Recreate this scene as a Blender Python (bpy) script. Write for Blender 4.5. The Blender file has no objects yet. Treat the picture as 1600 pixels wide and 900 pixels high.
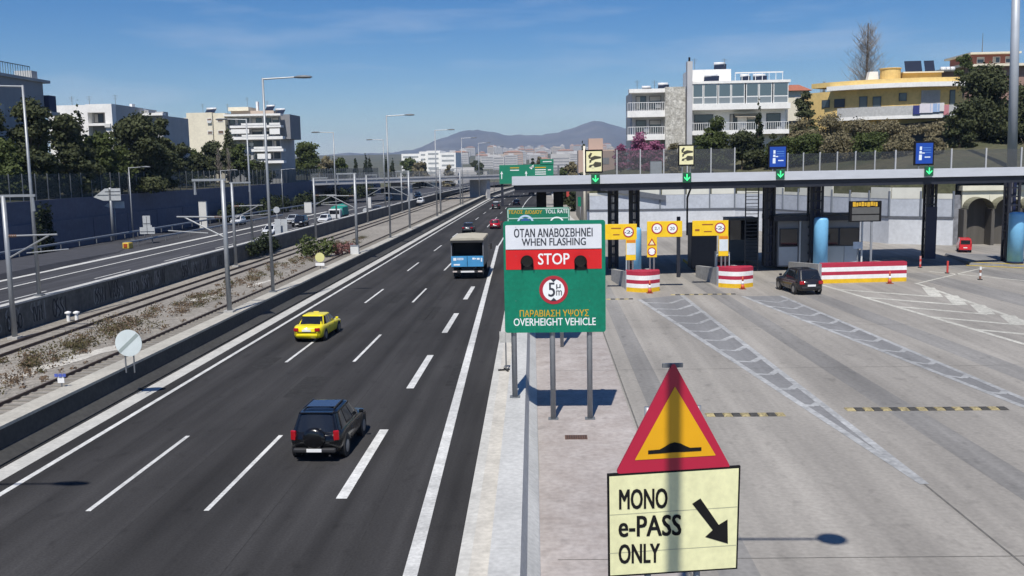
import bpy, math, random
from mathutils import Vector, Matrix
R = math.radians
random.seed(7)
S = bpy.context.scene
COL = S.collection

# ------------------------------------------------------------ camera
FP, VPX, VPY, ROLL, HC = 1500.0, 858.0, 257.0, -0.0176, 10.0
def _cam(x, y): return Vector(((x-800)/FP, -(y-450)/FP, -1.0))
_Y = _cam(VPX, VPY).normalized()
_d2 = _cam(VPX+1000, VPY+1000*ROLL).normalized()
_X = (_d2-_Y*_d2.dot(_Y)).normalized()
_Z = _X.cross(_Y)
CM = Matrix((_X, _Y, _Z))            # camera axes -> world
def G(x, y, z=0.0):                  # point of the plane z seen at photo pixel x, y
    d = CM @ _cam(x, y); t = (z-HC)/d.z
    return Vector((d.x*t, d.y*t, z))
def A(x, y, Y):                      # point at distance Y up the road
    d = CM @ _cam(x, y); t = Y/d.y
    return Vector((d.x*t, Y, d.z*t+HC))
cd = bpy.data.cameras.new("camera"); cam = bpy.data.objects.new("camera", cd); COL.objects.link(cam)
cd.sensor_width = 36; cd.lens = FP/1600*36; cd.clip_start = 0.1; cd.clip_end = 40000
mw = CM.to_4x4(); mw.translation = (0, 0, HC); cam.matrix_world = mw
S.camera = cam

# ------------------------------------------------------------ sun, sky, exposure
SUN_L = Vector((0.10, 0.64, -1.0))
sl = bpy.data.lights.new("sun", 'SUN'); so = bpy.data.objects.new("sun", sl); COL.objects.link(so)
sl.energy = 4.9; sl.angle = R(0.53); sl.color = (1.0, 0.955, 0.88)
so.rotation_euler = SUN_L.to_track_quat('-Z', 'Y').to_euler(); so.location = (-10, -60, 90)
W = bpy.data.worlds.new("World"); S.world = W; W.use_nodes = True
wn, wl = W.node_tree.nodes, W.node_tree.links
bg = wn['Background']; bg.inputs['Strength'].default_value = 0.080
sky = wn.new('ShaderNodeTexSky'); sky.sky_type = 'NISHITA'; sky.sun_disc = False
sky.sun_elevation = math.atan2(1.0, math.hypot(.10, .64)); sky.sun_rotation = math.atan2(-.10, -.64)
sky.altitude = 600; sky.air_density = 1.0; sky.dust_density = 0.3; sky.ozone_density = 5.0
# thin cirrus streaks, brighter air low down
tc = wn.new('ShaderNodeTexCoord'); mp = wn.new('ShaderNodeMapping'); mp.inputs['Scale'].default_value = (1.6, 1.2, 11.0)
mp.inputs['Rotation'].default_value = (0, R(10), 0); mp.inputs['Location'].default_value = (.35, .2, .4)
nz = wn.new('ShaderNodeTexNoise'); nz.inputs['Scale'].default_value = 2.2; nz.inputs['Detail'].default_value = 7; nz.inputs['Roughness'].default_value = .55
cr = wn.new('ShaderNodeValToRGB'); cr.color_ramp.elements[0].position = .50; cr.color_ramp.elements[1].position = .80
cr.color_ramp.elements[1].color = (.42, .42, .42, 1)
mx = wn.new('ShaderNodeMix'); mx.data_type = 'RGBA'; mx.blend_type = 'MIX'
wl.new(tc.outputs['Generated'], mp.inputs['Vector']); wl.new(mp.outputs['Vector'], nz.inputs['Vector'])
wl.new(nz.outputs['Fac'], cr.inputs['Fac']); wl.new(cr.outputs['Color'], mx.inputs['Factor'])
hs = wn.new('ShaderNodeHueSaturation'); hs.inputs['Saturation'].default_value = 1.38; hs.inputs['Hue'].default_value = .508; wl.new(sky.outputs['Color'], hs.inputs['Color']); wl.new(hs.outputs['Color'], mx.inputs['A']); mx.inputs['B'].default_value = (7.5, 8.2, 9.4, 1)
wl.new(mx.outputs['Result'], bg.inputs['Color'])
S.view_settings.view_transform = 'Standard'; S.view_settings.look = 'None'
S.view_settings.exposure = 0.15; S.view_settings.gamma = 1.0; S.view_settings.use_curve_mapping = False
S.render.engine = 'CYCLES'
S.cycles.use_denoising = True
S.cycles.max_bounces = 6; S.cycles.diffuse_bounces = 3; S.cycles.glossy_bounces = 3; S.cycles.transparent_max_bounces = 24
S.cycles.sample_clamp_indirect = 6

# ------------------------------------------------------------ materials
M = {}
def mat(name, col, rough=.7, var=.12, scale=2.0, metal=0.0, stretch=None, bump=0.0, col2=None, scale2=None, spec=.5, coat=0.0, detail=6, streak=0, spots=0):
    if name in M: return M[name]
    m = bpy.data.materials.new(name); m.use_nodes = True; M[name] = m
    n, l = m.node_tree.nodes, m.node_tree.links
    b = n['Principled BSDF']; b.inputs['Roughness'].default_value = rough; b.inputs['Metallic'].default_value = metal
    b.inputs['Specular IOR Level'].default_value = spec
    if coat: b.inputs['Coat Weight'].default_value = coat; b.inputs['Coat Roughness'].default_value = .05
    col = tuple(col)
    if var <= 0:
        b.inputs['Base Color'].default_value = col+(1,); return m
    t = n.new('ShaderNodeTexCoord'); p = n.new('ShaderNodeMapping')
    if stretch: p.inputs['Scale'].default_value = stretch
    z = n.new('ShaderNodeTexNoise'); z.inputs['Scale'].default_value = scale; z.inputs['Detail'].default_value = detail; z.inputs['Roughness'].default_value = .6
    c = n.new('ShaderNodeValToRGB'); c.color_ramp.elements[0].position = .3; c.color_ramp.elements[1].position = .7
    c2 = col2 or tuple(min(1, x*(1+var)) for x in col); c1 = col if col2 else tuple(x*(1-var) for x in col)
    c.color_ramp.elements[0].color = c1+(1,); c.color_ramp.elements[1].color = tuple(c2)+(1,)
    l.new(t.outputs['Object'], p.inputs['Vector']); l.new(p.outputs['Vector'], z.inputs['Vector']); l.new(z.outputs['Fac'], c.inputs['Fac'])
    out = c.outputs['Color']
    if scale2:
        z2 = n.new('ShaderNodeTexNoise'); z2.inputs['Scale'].default_value = scale2; z2.inputs['Detail'].default_value = 4
        c3 = n.new('ShaderNodeValToRGB'); c3.color_ramp.elements[0].position = .3; c3.color_ramp.elements[1].position = .7
        c3.color_ramp.elements[0].color = (1-var, 1-var, 1-var, 1); c3.color_ramp.elements[1].color = (1+var*.6,)*3+(1,)
        mm = n.new('ShaderNodeMix'); mm.data_type = 'RGBA'; mm.blend_type = 'MULTIPLY'; mm.inputs['Factor'].default_value = 1
        l.new(t.outputs['Object'], z2.inputs['Vector']); l.new(z2.outputs['Fac'], c3.inputs['Fac'])
        l.new(out, mm.inputs['A']); l.new(c3.outputs['Color'], mm.inputs['B']); out = mm.outputs['Result']
    def layer(sc_, vec, lo, hi, c0, c1, out):        # one more multiplied noise layer (wear streaks, stains)
        q = n.new('ShaderNodeMapping'); q.inputs['Scale'].default_value = vec; z3 = n.new('ShaderNodeTexNoise'); z3.inputs['Scale'].default_value = sc_; z3.inputs['Detail'].default_value = 5
        r3 = n.new('ShaderNodeValToRGB'); r3.color_ramp.elements[0].position = lo; r3.color_ramp.elements[1].position = hi
        r3.color_ramp.elements[0].color = (c0, c0, c0, 1); r3.color_ramp.elements[1].color = (c1, c1, c1, 1)
        m3 = n.new('ShaderNodeMix'); m3.data_type = 'RGBA'; m3.blend_type = 'MULTIPLY'; m3.inputs['Factor'].default_value = 1
        l.new(t.outputs['Object'], q.inputs['Vector']); l.new(q.outputs['Vector'], z3.inputs['Vector']); l.new(z3.outputs['Fac'], r3.inputs['Fac'])
        l.new(out, m3.inputs['A']); l.new(r3.outputs['Color'], m3.inputs['B']); return m3.outputs['Result']
    if streak: out = layer(1.0, (1.1, .012, 1), .35, .65, 1-streak, 1+streak, out)
    if spots: out = layer(1.6, (1, .55, 1), .60, .72, 1.0, 1-spots, out); out = layer(.16, (1, .5, 1), .35, .65, 1-spots*.6, 1+spots*.5, out)
    l.new(out, b.inputs['Base Color'])
    if bump:
        bp = n.new('ShaderNodeBump'); bp.inputs['Strength'].default_value = bump; bp.inputs['Distance'].default_value = .05
        l.new(z.outputs['Fac'], bp.inputs['Height']); l.new(bp.outputs['Normal'], b.inputs['Normal'])
    return m
def glassy(name, col, rough=.08, spec=.8):
    return mat(name, col, rough, 0, spec=spec)
def emit(name, col, s):
    m = bpy.data.materials.new(name); m.use_nodes = True; M[name] = m
    b = m.node_tree.nodes['Principled BSDF']; b.inputs['Base Color'].default_value = tuple(col)+(1,)
    b.inputs['Emission Color'].default_value = tuple(col)+(1,); b.inputs['Emission Strength'].default_value = s
    return m
def leafmat(name, c1, c2, scale=.35):
    m = mat(name, c1, .75, .3, scale, col2=c2, spec=.25, detail=3)
    n, l = m.node_tree.nodes, m.node_tree.links
    b = n['Principled BSDF']; o = n['Material Output']
    tr = n.new('ShaderNodeBsdfTranslucent'); ad = n.new('ShaderNodeMixShader'); ad.inputs[0].default_value = .22
    src = b.inputs['Base Color'].links[0].from_socket
    l.new(src, tr.inputs['Color']); l.new(b.outputs[0], ad.inputs[1]); l.new(tr.outputs[0], ad.inputs[2]); l.new(ad.outputs[0], o.inputs['Surface'])
    return m
def meshmat(name, col, alpha, wires=None):
    m = mat(name, col, .6, 0); b = m.node_tree.nodes['Principled BSDF']; b.inputs['Alpha'].default_value = alpha
    return m

# ------------------------------------------------------------ mesh builder
WL = {}
_font = {}
class MB:
    def __init__(s): s.v = []; s.f = []; s.m = []
    def face(s, pts, m=0):
        i = len(s.v); s.v += [tuple(p) for p in pts]; s.f.append(tuple(range(i, i+len(pts)))); s.m.append(m); return s
    def grid(s, rings, m=0, closed=True, cap=True):   # rings: equal-length lists of points
        n = len(rings[0]); i0 = len(s.v)
        for r in rings: s.v += [tuple(p) for p in r]
        for a in range(len(rings)-1):
            for k in range(n if closed else n-1):
                k2 = (k+1) % n
                s.f.append((i0+a*n+k, i0+a*n+k2, i0+(a+1)*n+k2, i0+(a+1)*n+k)); s.m.append(m)
        if cap and closed:
            s.f.append(tuple(i0+k for k in reversed(range(n)))); s.m.append(m)
            e = i0+(len(rings)-1)*n; s.f.append(tuple(e+k for k in range(n))); s.m.append(m)
        return s
    def box(s, x0, x1, y0, y1, z0, z1, m=0):
        return s.grid([[(x0,y0,z0),(x1,y0,z0),(x1,y1,z0),(x0,y1,z0)], [(x0,y0,z1),(x1,y0,z1),(x1,y1,z1),(x0,y1,z1)]], m)
    def obox(s, c, sx, sy, sz, rz=0, m=0, rx=0, ry=0):   # centred box, turned
        q = Matrix.Rotation(rz, 3, 'Z') @ Matrix.Rotation(rx, 3, 'X') @ Matrix.Rotation(ry, 3, 'Y'); c = Vector(c)
        P = lambda a, b, d: c + q @ Vector((a*sx/2, b*sy/2, d*sz/2))
        return s.grid([[P(-1,-1,-1),P(1,-1,-1),P(1,1,-1),P(-1,1,-1)], [P(-1,-1,1),P(1,-1,1),P(1,1,1),P(-1,1,1)]], m)
    def prism(s, pts, d, m=0):                         # planar outline pushed along d
        d = Vector(d); a = [Vector(p) for p in pts]
        return s.grid([a, [p+d for p in a]], m)
    def tube(s, p0, p1, r0, r1=None, n=8, m=0, cap=True):
        p0, p1 = Vector(p0), Vector(p1); r1 = r0 if r1 is None else r1
        d = (p1-p0).normalized(); u = d.orthogonal().normalized(); w = d.cross(u)
        c = [(math.cos(2*math.pi*k/n), math.sin(2*math.pi*k/n)) for k in range(n)]
        return s.grid([[p0+(u*a+w*b)*r0 for a, b in c], [p1+(u*a+w*b)*r1 for a, b in c]], m, True, cap)
    def path(s, pts, r, n=6, m=0):
        for a, b in zip(pts, pts[1:]): s.tube(a, b, r, None, n, m)
        return s
    def disc(s, c, r, y=None, n=24, m=0, t=0.0, r0=0.0):   # disc facing -Y at c, thickness t towards +Y
        c = Vector(c)
        P = lambda rr, k, dy: c+Vector((rr*math.cos(2*math.pi*k/n), dy, rr*math.sin(2*math.pi*k/n)))
        if r0:
            for k in range(n): s.face([P(r0,k,0), P(r,k,0), P(r,k+1,0), P(r0,k+1,0)], m)
        elif t: s.grid([[P(r,k,0) for k in range(n)], [P(r,k,t) for k in range(n)]], m)
        else: s.face([P(r,k,0) for k in range(n)], m)
        return s
    def lathe(s, c, prof, n=16, m=0):                  # (radius, z) pairs round a vertical axis
        c = Vector(c)
        return s.grid([[c+Vector((r*math.cos(2*math.pi*k/n), r*math.sin(2*math.pi*k/n), z)) for k in range(n)] for r, z in prof], m)
    def text(s, body, x0, x1, z0, z1, y, m=0, bold=.0, keep=False):   # lettering in the XZ plane, seen from -Y
        k = (body, bold)
        if k not in _font:
            cu = bpy.data.curves.new("lettering", 'FONT'); cu.body = body; cu.resolution_u = 3
            o = bpy.data.objects.new("lettering", cu); COL.objects.link(o)
            dg = bpy.context.evaluated_depsgraph_get(); me = bpy.data.meshes.new_from_object(o.evaluated_get(dg))
            _font[k] = ([tuple(v.co) for v in me.vertices], [tuple(p.vertices) for p in me.polygons])
            bpy.data.objects.remove(o); bpy.data.curves.remove(cu); bpy.data.meshes.remove(me)
        v, f = _font[k]
        ax, bx = min(p[0] for p in v), max(p[0] for p in v); az, bz = min(p[1] for p in v), max(p[1] for p in v)
        sx, sz = (x1-x0)/(bx-ax), (z1-z0)/(bz-az); i = len(s.v)
        w = bold*.9*(z1-z0)        # thicken by a second, slightly shifted layer
        for j, (du, dz) in enumerate(((0, 0), (w, 0), (0, w*.7), (w, w*.7)) if bold else ((0, 0),)):
            i = len(s.v)
            s.v += [(x0+(p[0]-ax)*sx*(1-w/(x1-x0))+du, y-.0006*j, z0+(p[1]-az)*sz*(1-w*.7/(z1-z0))+dz) for p in v]
            s.f += [tuple(i+a for a in q) for q in f]; s.m += [m]*len(f)
        return s
    def build(s, name, mats, parent=None, smooth=False, loc=None, bevel=0.0, label=None):
        off = WL[parent.name] if parent else Vector(loc or (0, 0, 0))
        me = bpy.data.meshes.new(name)
        me.from_pydata([(a-off.x, b-off.y, c-off.z) for a, b, c in s.v], [], s.f)
        for mm in (mats if isinstance(mats, (list, tuple)) else [mats]): me.materials.append(mm)
        me.polygons.foreach_set('material_index', s.m)
        if smooth: me.polygons.foreach_set('use_smooth', [True]*len(s.f))
        me.update()
        o = bpy.data.objects.new(name, me); COL.objects.link(o)
        if parent: o.parent = parent
        else: o.location = off
        WL[o.name] = off
        if bevel:
            md = o.modifiers.new('bevel', 'BEVEL'); md.width = bevel; md.segments = 2; md.limit_method = 'ANGLE'
        if label: o['label'] = label
        return o
def tag(o, label, cat, group=None, kind=None):
    if label: o['label'] = label
    if cat: o['category'] = cat
    if group: o['group'] = group
    if kind: o['kind'] = kind
    return o
def thing(name, label, cat, loc=(0, 0, 0), group=None, rz=0):
    o = bpy.data.objects.new(name, None); COL.objects.link(o); o.location = loc; o.rotation_euler = (0, 0, rz); o.empty_display_size = .3
    WL[o.name] = Vector(loc) if not rz else Vector((0, 0, 0))
    return tag(o, label, cat, group)
KIDS = {}
def kids(o): return [c for c in bpy.data.objects if c.parent == o]
def dup(root, loc, label, rz=0, sc=1.0):
    r = root.copy(); COL.objects.link(r); r.location = loc; r.rotation_euler = (0, 0, rz); r.scale = (sc, sc, sc); r['label'] = label
    if root.name not in KIDS: KIDS[root.name] = [(c, kids(c)) for c in kids(root)]
    for c, gs in KIDS[root.name]:
        d = c.copy(); COL.objects.link(d); d.parent = r
        for g in gs: e = g.copy(); COL.objects.link(e); e.parent = d
    return r
def struct(o): o['kind'] = 'structure'; return o

# palette
asphalt = mat('asphalt', (.040, .039, .0395), .95, .2, .6, stretch=(1, .12, 1), scale2=14, spec=.12, streak=.22, spots=.22)
asphalt_l = mat('asphalt_worn', (.058, .059, .066), .95, .2, .5, stretch=(1, .12, 1), scale2=12, spec=.15, streak=.22, spots=.2)
concrete_road = mat('concrete_road', (.275, .257, .230), .85, .13, .3, stretch=(1, .2, 1), scale2=6, bump=.1, streak=.12, spots=.2)
concrete_grey = mat('concrete_road_grey', (.195, .195, .196), .85, .14, .5, stretch=(1, .15, 1), scale2=5, streak=.1, spots=.15)
paint = mat('road_paint', (.56, .56, .54), .7, .2, 1.5, scale2=9, spots=.3)
paint_worn = mat('road_paint_worn', (.33, .335, .335), .8, .25, 1.2, scale2=5, spots=.3)
conc = mat('concrete', (.36, .355, .34), .85, .16, .9, scale2=5, bump=.15)
conc_l = mat('concrete_pale', (.46, .455, .43), .8, .14, 1.0, scale2=6)
conc_d = mat('concrete_dark', (.10, .10, .095), .9, .3, .5, stretch=(1, 1, .3), scale2=3)
conc_blk = mat('concrete_blackish', (.045, .045, .042), .9, .3, .8, stretch=(1, 1, .4), scale2=4)  # near-black concrete tone, mottled by noise
galv = mat('galvanised_steel', (.30, .315, .33), .45, .08, 4, metal=.35)
galv_d = mat('weathered_steel', (.17, .18, .19), .55, .12, 4, metal=.3)
black = mat('black_paint', (.010, .010, .011), .8, .1, 5, spec=.15)
white = mat('white_paint', (.78, .78, .77), .55, .06, 2)
navy = mat('navy_paint', (.012, .018, .06), .45, .15, 2)
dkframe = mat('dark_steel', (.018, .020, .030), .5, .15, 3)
rubber = mat('rubber', (.02, .02, .02), .85, .1, 8)
glass_dk = glassy('car_glass', (.012, .014, .018), .05, .7)
yellow = mat('yellow_paint', (.82, .53, .01), .5, .07, 2)
red = mat('red_paint', (.42, .012, .035), .5, .08, 2)
# ============================================================ SETTING
def bend(y): return 2.0e-4*max(0, y-250)**2
def ysteps(y0, y1):
    ys = [y0]; y = y0
    while y < y1-1e-6:
        y = min(y1, y+(60 if y < 240 else 20)); ys.append(y)
    return ys
def strip(mb, x0, x1, z, y0, y1, m=0, taper=None):
    ys = ysteps(y0, y1)
    for a, b in zip(ys, ys[1:]):
        f = taper or (lambda x, y: x)
        mb.face([(f(x0, a)+bend(a), a, z), (f(x1, a)+bend(a), a, z), (f(x1, b)+bend(b), b, z), (f(x0, b)+bend(b), b, z)], m)
    return mb
def sweep(mb, prof, y0, y1, m=0, f=None):      # cross-section (x, z) swept up the road
    rings = []
    for y in ysteps(y0, y1):
        rings.append([((f(x, y) if f else x)+bend(y), y, z) for x, z in prof])
    return mb.grid(rings, m)
soil = mat('dry_soil', (.11, .10, .065), .95, .3, .02, scale2=.4, col2=(.05, .06, .03))
def ground_z(x, y):
    t = min(1, max(0, (y-700)/2600)); return -.4+52*t*t*(3-2*t)
gm = MB(); gx = [-7000, -3000, -1200, -400, -100, 0, 100, 400, 1200, 3000, 7000]; gy = [-60, 100, 400, 700, 900, 1200, 1600, 2000, 2500, 3000, 3400, 5000, 9000]
gm.grid([[(x, y, ground_z(x, y)) for x in gx] for y in gy], closed=False)
struct(gm.build('ground', soil))
struct(strip(MB(), -19.2, -1.4, 0.0, -30, 560).build('motorway', asphalt))
struct(strip(MB(), -18.86, -18.12, .006, -30, 560).build('gutter_strip', conc_l))
SL = lambda x, y: x-.031*(y-22)      # right edge line closes on the lane line
mk = MB()
strip(mk, -17.5, -17.28, .006, -30, 560)
for k in range(-2, 24):
    y = 27.0+21.7*k
    for x in (-13.85, -10.28):
        b = bend(y); mk.face([(x-.08+b, y, .006), (x+.08+b, y, .006), (x+.08+b, y+8, .006), (x-.08+b, y+8, .006)])
for k in range(-3, 36):
    y = 28.0+14.55*k
    if y < 100:
        mk.face([(-6.63, y, .006), (-6.29, y, .006), (-6.29, y+7.7, .006), (-6.63, y+7.7, .006)])
for a, b in zip(range(-20, 120, 20), range(0, 140, 20)):
    mk.face([(SL(-3.72, a), a, .006), (SL(-3.36, a), a, .006), (SL(-3.36, b), b, .006), (SL(-3.72, b), b, .006)])
strip(mk, -6.55, -6.35, .006, 120, 560)
struct(mk.build('lane_markings', paint))
sm = MB()
for x in (-15.6, -12.1, -8.3, -5.2): strip(sm, x-.012, x+.012, .003, -30, 400)
for x, y, w, l in ((-11.9, 41, 1.3, 4.2), (-8.9, 62, 1.1, 6), (-15.3, 47, .9, 3), (-4.9, 43, .7, 5), (-12.6, 70, 1.2, 5)): sm.face([(x, y, .003), (x+w, y, .003), (x+w, y+l, .003), (x, y+l, .003)])
struct(sm.build('asphalt_patches', mat('patch_asphalt', (.0355, .035, .0352), .95, .25, 3, scale2=14, spec=.1)))
# kerb strip and pale verge to the left of the concrete barrier
KX = lambda x, y: x-.018*(y-22)
vg = MB()
for a, b in zip(range(-20, 130, 15), range(-5, 145, 15)):
    vg.face([(KX(-2.42, a), a, .012), (KX(-2.1, a), a, .012), (KX(-2.1, b), b, .012), (KX(-2.42, b), b, .012)], 0)
struct(vg.build('kerb_line', conc_l))
sh = MB()
for a, b in zip(range(-20, 130, 15), range(-5, 145, 15)):
    sh.face([(KX(-2.1, a), a, .010), (KX(-1.2, a), a, .010), (KX(-1.2, b), b, .010), (KX(-2.1, b), b, .010)])
struct(sh.build('verge', mat('verge_concrete', (.47, .45, .41), .9, .15, .8, scale2=6)))
# toll plaza and the road beyond it
WALLPTS = [(60, 108), (46, 111.5), (40, 115), (31, 138), (27, 141.5), (5.5, 142.5), (5.2, 190), (9, 300), (16, 420)]
pz = MB()
pz.face([(-1.0, -30, .002), (70, -30, .002), (70, 150, .002), (-3.2, 150, .002)])
pz.face([(-3.2, 150, .002), (8, 150, .002), (12, 300, .002), (20, 420, .002), (8, 420, .002), (-2.5, 300, .002)])
struct(pz.build('toll_plaza', concrete_road))
# tonal asphalt tracks and painted gores on the plaza
gr = MB(); gp = MB(); gw = MB()
def lerp(a, b, t): return (a[0]+(b[0]-a[0])*t, a[1]+(b[1]-a[1])*t)
def line(mb, a, b, w, z=.010, m=0):
    dx, dy = b[0]-a[0], b[1]-a[1]; L = math.hypot(dx, dy); nx, ny = -dy/L*w/2, dx/L*w/2
    mb.face([(a[0]+nx, a[1]+ny, z), (b[0]+nx, b[1]+ny, z), (b[0]-nx, b[1]-ny, z), (a[0]-nx, a[1]-ny, z)], m)
def gore(mb, bl, br, ap, u, n, wl, wb, slant, fill=True):
    if fill: gr.face([(bl[0], bl[1], .006), (ap[0], ap[1], .006), (br[0], br[1], .006)])
    line(mb, bl, ap, wl, .010); line(mb, br, ap, wl, .0128)
    for i in range(n):
        t = (i+.6)/(n+.9)
        l, r = lerp(bl, ap, t), lerp(br, ap, t); v = lerp(l, r, u); s = slant*(1-t)
        if math.hypot(l[0]-r[0], l[1]-r[1]) < .7: continue
        v = (v[0], v[1]-s)
        line(mb, l, v, wb, .0112); line(mb, v, r, wb*(1.2 if fill else 1.9), .012)
gore(gp, (6.5, 70.6), (9.9, 72.6), (11.46, 29.1), .55, 13, .30, .28, 1.6)
gore(gp, (14.3, 71.5), (17.1, 71.5), (20.5, 27.5), .6, 13, .28, .26, 1.6)
gore(gw, (21.8, 77.5), (29.4, 78), (28.0, 32), .8, 9, .34, .48, 5.5, False)
line(gw, (29.6, 77.9), (39.5, 88.5), .25); line(gw, (33.5, 86), (44, 70), .3)
struct(gr.build('gore_tarmac', concrete_grey)); struct(gp.build('gore_markings', paint_worn)); struct(gw.build('chevron_markings', mat('road_paint_cream', (.46, .45, .40), .8, .2, 1.5, scale2=6, spots=.25)))
tr_ = MB()
for a, b, w in (((4.3, 100), (4.6, -10), 1.0), ((11.6, 100), (15.5, 0), 1.3), ((18.9, 80), (25, 5), 1.6), ((31.5, 85), (38, 10), 3.0), ((36, 100), (47, 30), 3.0)):
    line(tr_, a, b, w, .005)
struct(tr_.build('tyre_lane_wear', mat('tyre_worn_concrete', (.215, .207, .195), .85, .14, .5, stretch=(1, .15, 1), scale2=5, streak=.15, spots=.25)))
jt = MB()
for a, b in (((3.1, 58), (3.5, 0)), ((11.46, 29.1), (12.1, -5)), ((20.5, 27.5), (23, -5))): line(jt, a, b, .06, .012)
for y in (15.5, 23.4, 46, 58): line(jt, (.1, y), (45, y+.8), .022, .0115)
struct(jt.build('slab_joints', mat('joint_tar', (.12, .115, .105), .9, .3, 2)))
pad = MB()
for a, b in ((-20, 30), (30, 60), (60, 74)): pad.face([(-.42, a, .0045), (3.2-.004*(a-20), a, .0045), (3.2-.004*(b-20), b, .0045), (-.42-.0175*(b-22), b, .0045)])
struct(pad.build('sign_pad', mat('pad_concrete', (.30, .262, .240), .9, .16, .9, scale2=5, spots=.2, col2=(.40, .365, .345))))
# speed humps
hump_y = mat('hump_yellow', (.30, .25, .13), .85, .4, 4, scale2=11); hump_k = mat('hump_rubber', (.05, .048, .044), .9, .35, 5)
def hump(x0, x1, y, label, w=.55):
    t = thing('speed_hump', label, 'speed hump', (x0, y, .004), 'rubber speed humps')
    n = max(4, round((x1-x0)/.36)); d = (x1-x0)/n
    for i in range(n):
        MB().grid([[(x0+i*d+.0, y-w/2, .006), (x0+i*d+d, y-w/2, .006), (x0+i*d+d, y+w/2, .006), (x0+i*d, y+w/2, .006)],
            [(x0+i*d+.04, y-w/4, .055), (x0+i*d+d-.03, y-w/4, .055), (x0+i*d+d-.03, y+w/4, .055), (x0+i*d+.04, y+w/4, .055)]]).build('rubber_block' if i % 2 else 'yellow_block', hump_k if i % 2 else hump_y, t)
hump(6.1, 9.2, 37.5, 'black and yellow speed hump beside the red triangle sign')
hump(11.8, 18.15, 38.2, 'long worn speed hump across the middle lane')
hump(4.1, 6.1, 70.7, 'short speed hump before the leftmost toll lane', .35)
hump(9.1, 14.0, 72.7, 'narrow speed hump between the two red and white island noses', .35)
# railway bed and left carriageway
ballast = mat('ballast', (.17, .152, .128), .95, .3, 2.4, scale2=11, bump=.8, col2=(.34, .315, .275), spots=.25)
struct(strip(MB(), -32.5, -20.0, .45, -20, 420).build('ballast_bed', ballast))
struct(strip(MB(), -58, -32.4, 1.0, -20, 520).build('left_carriageway', asphalt_l))
lm = MB(); strip(lm, -47.1, -46.3, 1.008, -20, 200); strip(lm, -43.4, -43.1, 1.008, -20, 420)
for k in range(0, 30): lm.face([(-39.0, 20+15*k, 1.008), (-38.8, 20+15*k, 1.008), (-38.8, 27+15*k, 1.008), (-39.0, 27+15*k, 1.008)])
strip(lm, -34.6, -34.4, 1.008, -20, 420)
struct(lm.build('carriageway_markings', mat('worn_line', (.5, .5, .48), .8, .15, 2)))
ram = MB()
ram.grid([[(-46.9, 40, 1.02), (-47.2, 40, 1.5), (-53.5, 40, 1.7)], [(-46.9, 88, 1.02), (-47.2, 88, 1.5), (-53.5, 88, 1.7)], [(-48.6, 106, 1.02), (-48.7, 106, 1.1), (-53.5, 106, 1.5)], [(-53.3, 122, 1.01), (-53.4, 122, 1.02), (-53.6, 122, 1.03)]], closed=False)
struct(ram.build('slip_road', mat('slip_asphalt', (.045, .046, .054), .9, .2, .8)))
# street-level ground behind the walls
hill_m = mat('grassy_bank', (.055, .065, .028), .95, .35, .12, col2=(.12, .105, .06), scale2=1.2)
def bank(name, rows):
    mb = MB(); mb.grid(rows, closed=False); return struct(mb.build(name, hill_m, smooth=True))
W2 = [(75, 106), (60, 108.6), (46, 112.1), (40.4, 115.4), (31.4, 138.4), (27, 142.1), (6.1, 143), (6.0, 190), (9.8, 300), (17, 420)]
dirs = [(.2, 1), (.2, 1), (.25, 1), (.5, .8), (.6, .8), (.2, 1), (.7, .7), (1, .1), (1, .05), (1, 0)]
bank('upper_terrain', [[(x+dx*d, y+dy*d, z if y < 200 else z*(1 if y < 310 else .3)) for (x, y), (dx, dy) in zip(W2, dirs)] for d, z in ((0, 8.2), (5, 8.3), (12, 9.5), (30, 12), (70, 17), (160, 24), (400, 40))])
bank('left_terrain', [[(x, y, z*(1 if y < 300 else .45)) for y in (-20, 60, 120, 200, 300, 350, 600)] for x, z in ((-58.4, 6.9), (-64, 7.2), (-80, 8.2), (-120, 10), (-220, 16), (-500, 30))])
# mountains
mtn = mat('mountain_scrub', (.045, .05, .045), .95, .3, .0016, col2=(.13, .125, .11), scale2=.004, detail=10)
RIDGE = [(0, 252), (150, 249), (300, 247), (420, 246), (480, 244), (540, 240), (600, 238), (640, 234), (665, 227), (690, 216), (708, 210), (722, 205.5), (733, 203.5), (748, 204), (758, 206), (770, 207), (790, 211), (815, 210), (840, 211), (870, 208), (890, 201), (900, 199), (912, 193), (921, 190), (931, 187.5), (938, 190), (945, 191), (952, 193), (962, 195), (985, 203), (1010, 210), (1100, 222), (1300, 235), (1600, 238)]
def ridge(Yr, pts, name, depth, jit, m, seed, zs):
    rd = random.Random(seed); xs = []; P = [A(x, y, Yr) for x, y in pts]
    n = 240; x0, x1 = P[0].x, P[-1].x
    prof = []
    for i in range(n):
        x = x0+(x1-x0)*i/(n-1)
        for a, b in zip(P, P[1:]):
            if a.x <= x <= b.x: prof.append((x, a.z+(b.z-a.z)*(x-a.x)/(b.x-a.x))); break
        else: prof.append((x, P[-1].z))
    ph = [rd.uniform(0, 6.28) for _ in range(14)]
    rows = []
    for j in range(19):
        t = j/12.0 if j <= 12 else 1-(j-12)/6.0
        row = []
        for x, z in prof:
            sp = sum(math.sin(x*(.004+.0031*q)*zs+ph[q]+t*(2.2+q*.7))/(1+q*.5) for q in range(9))
            tt = t**1.25
            jag = rd.uniform(-1, 1)*(4.5 if z > 120 else 2)
            row.append((x, Yr-depth*(1-t) if j <= 12 else Yr+depth*(1-t), 20+(z-20)*tt+sp*jit*t*(1-t)*2.4+sp*jit*.10*t+jag*t))
        rows.append(row)
    mb = MB(); mb.grid(rows, closed=False); return struct(mb.build(name, m, smooth=True))
ridge(7600, RIDGE, 'mountain_ridge', 2600, 26, mtn, 3, 1.0)
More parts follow.
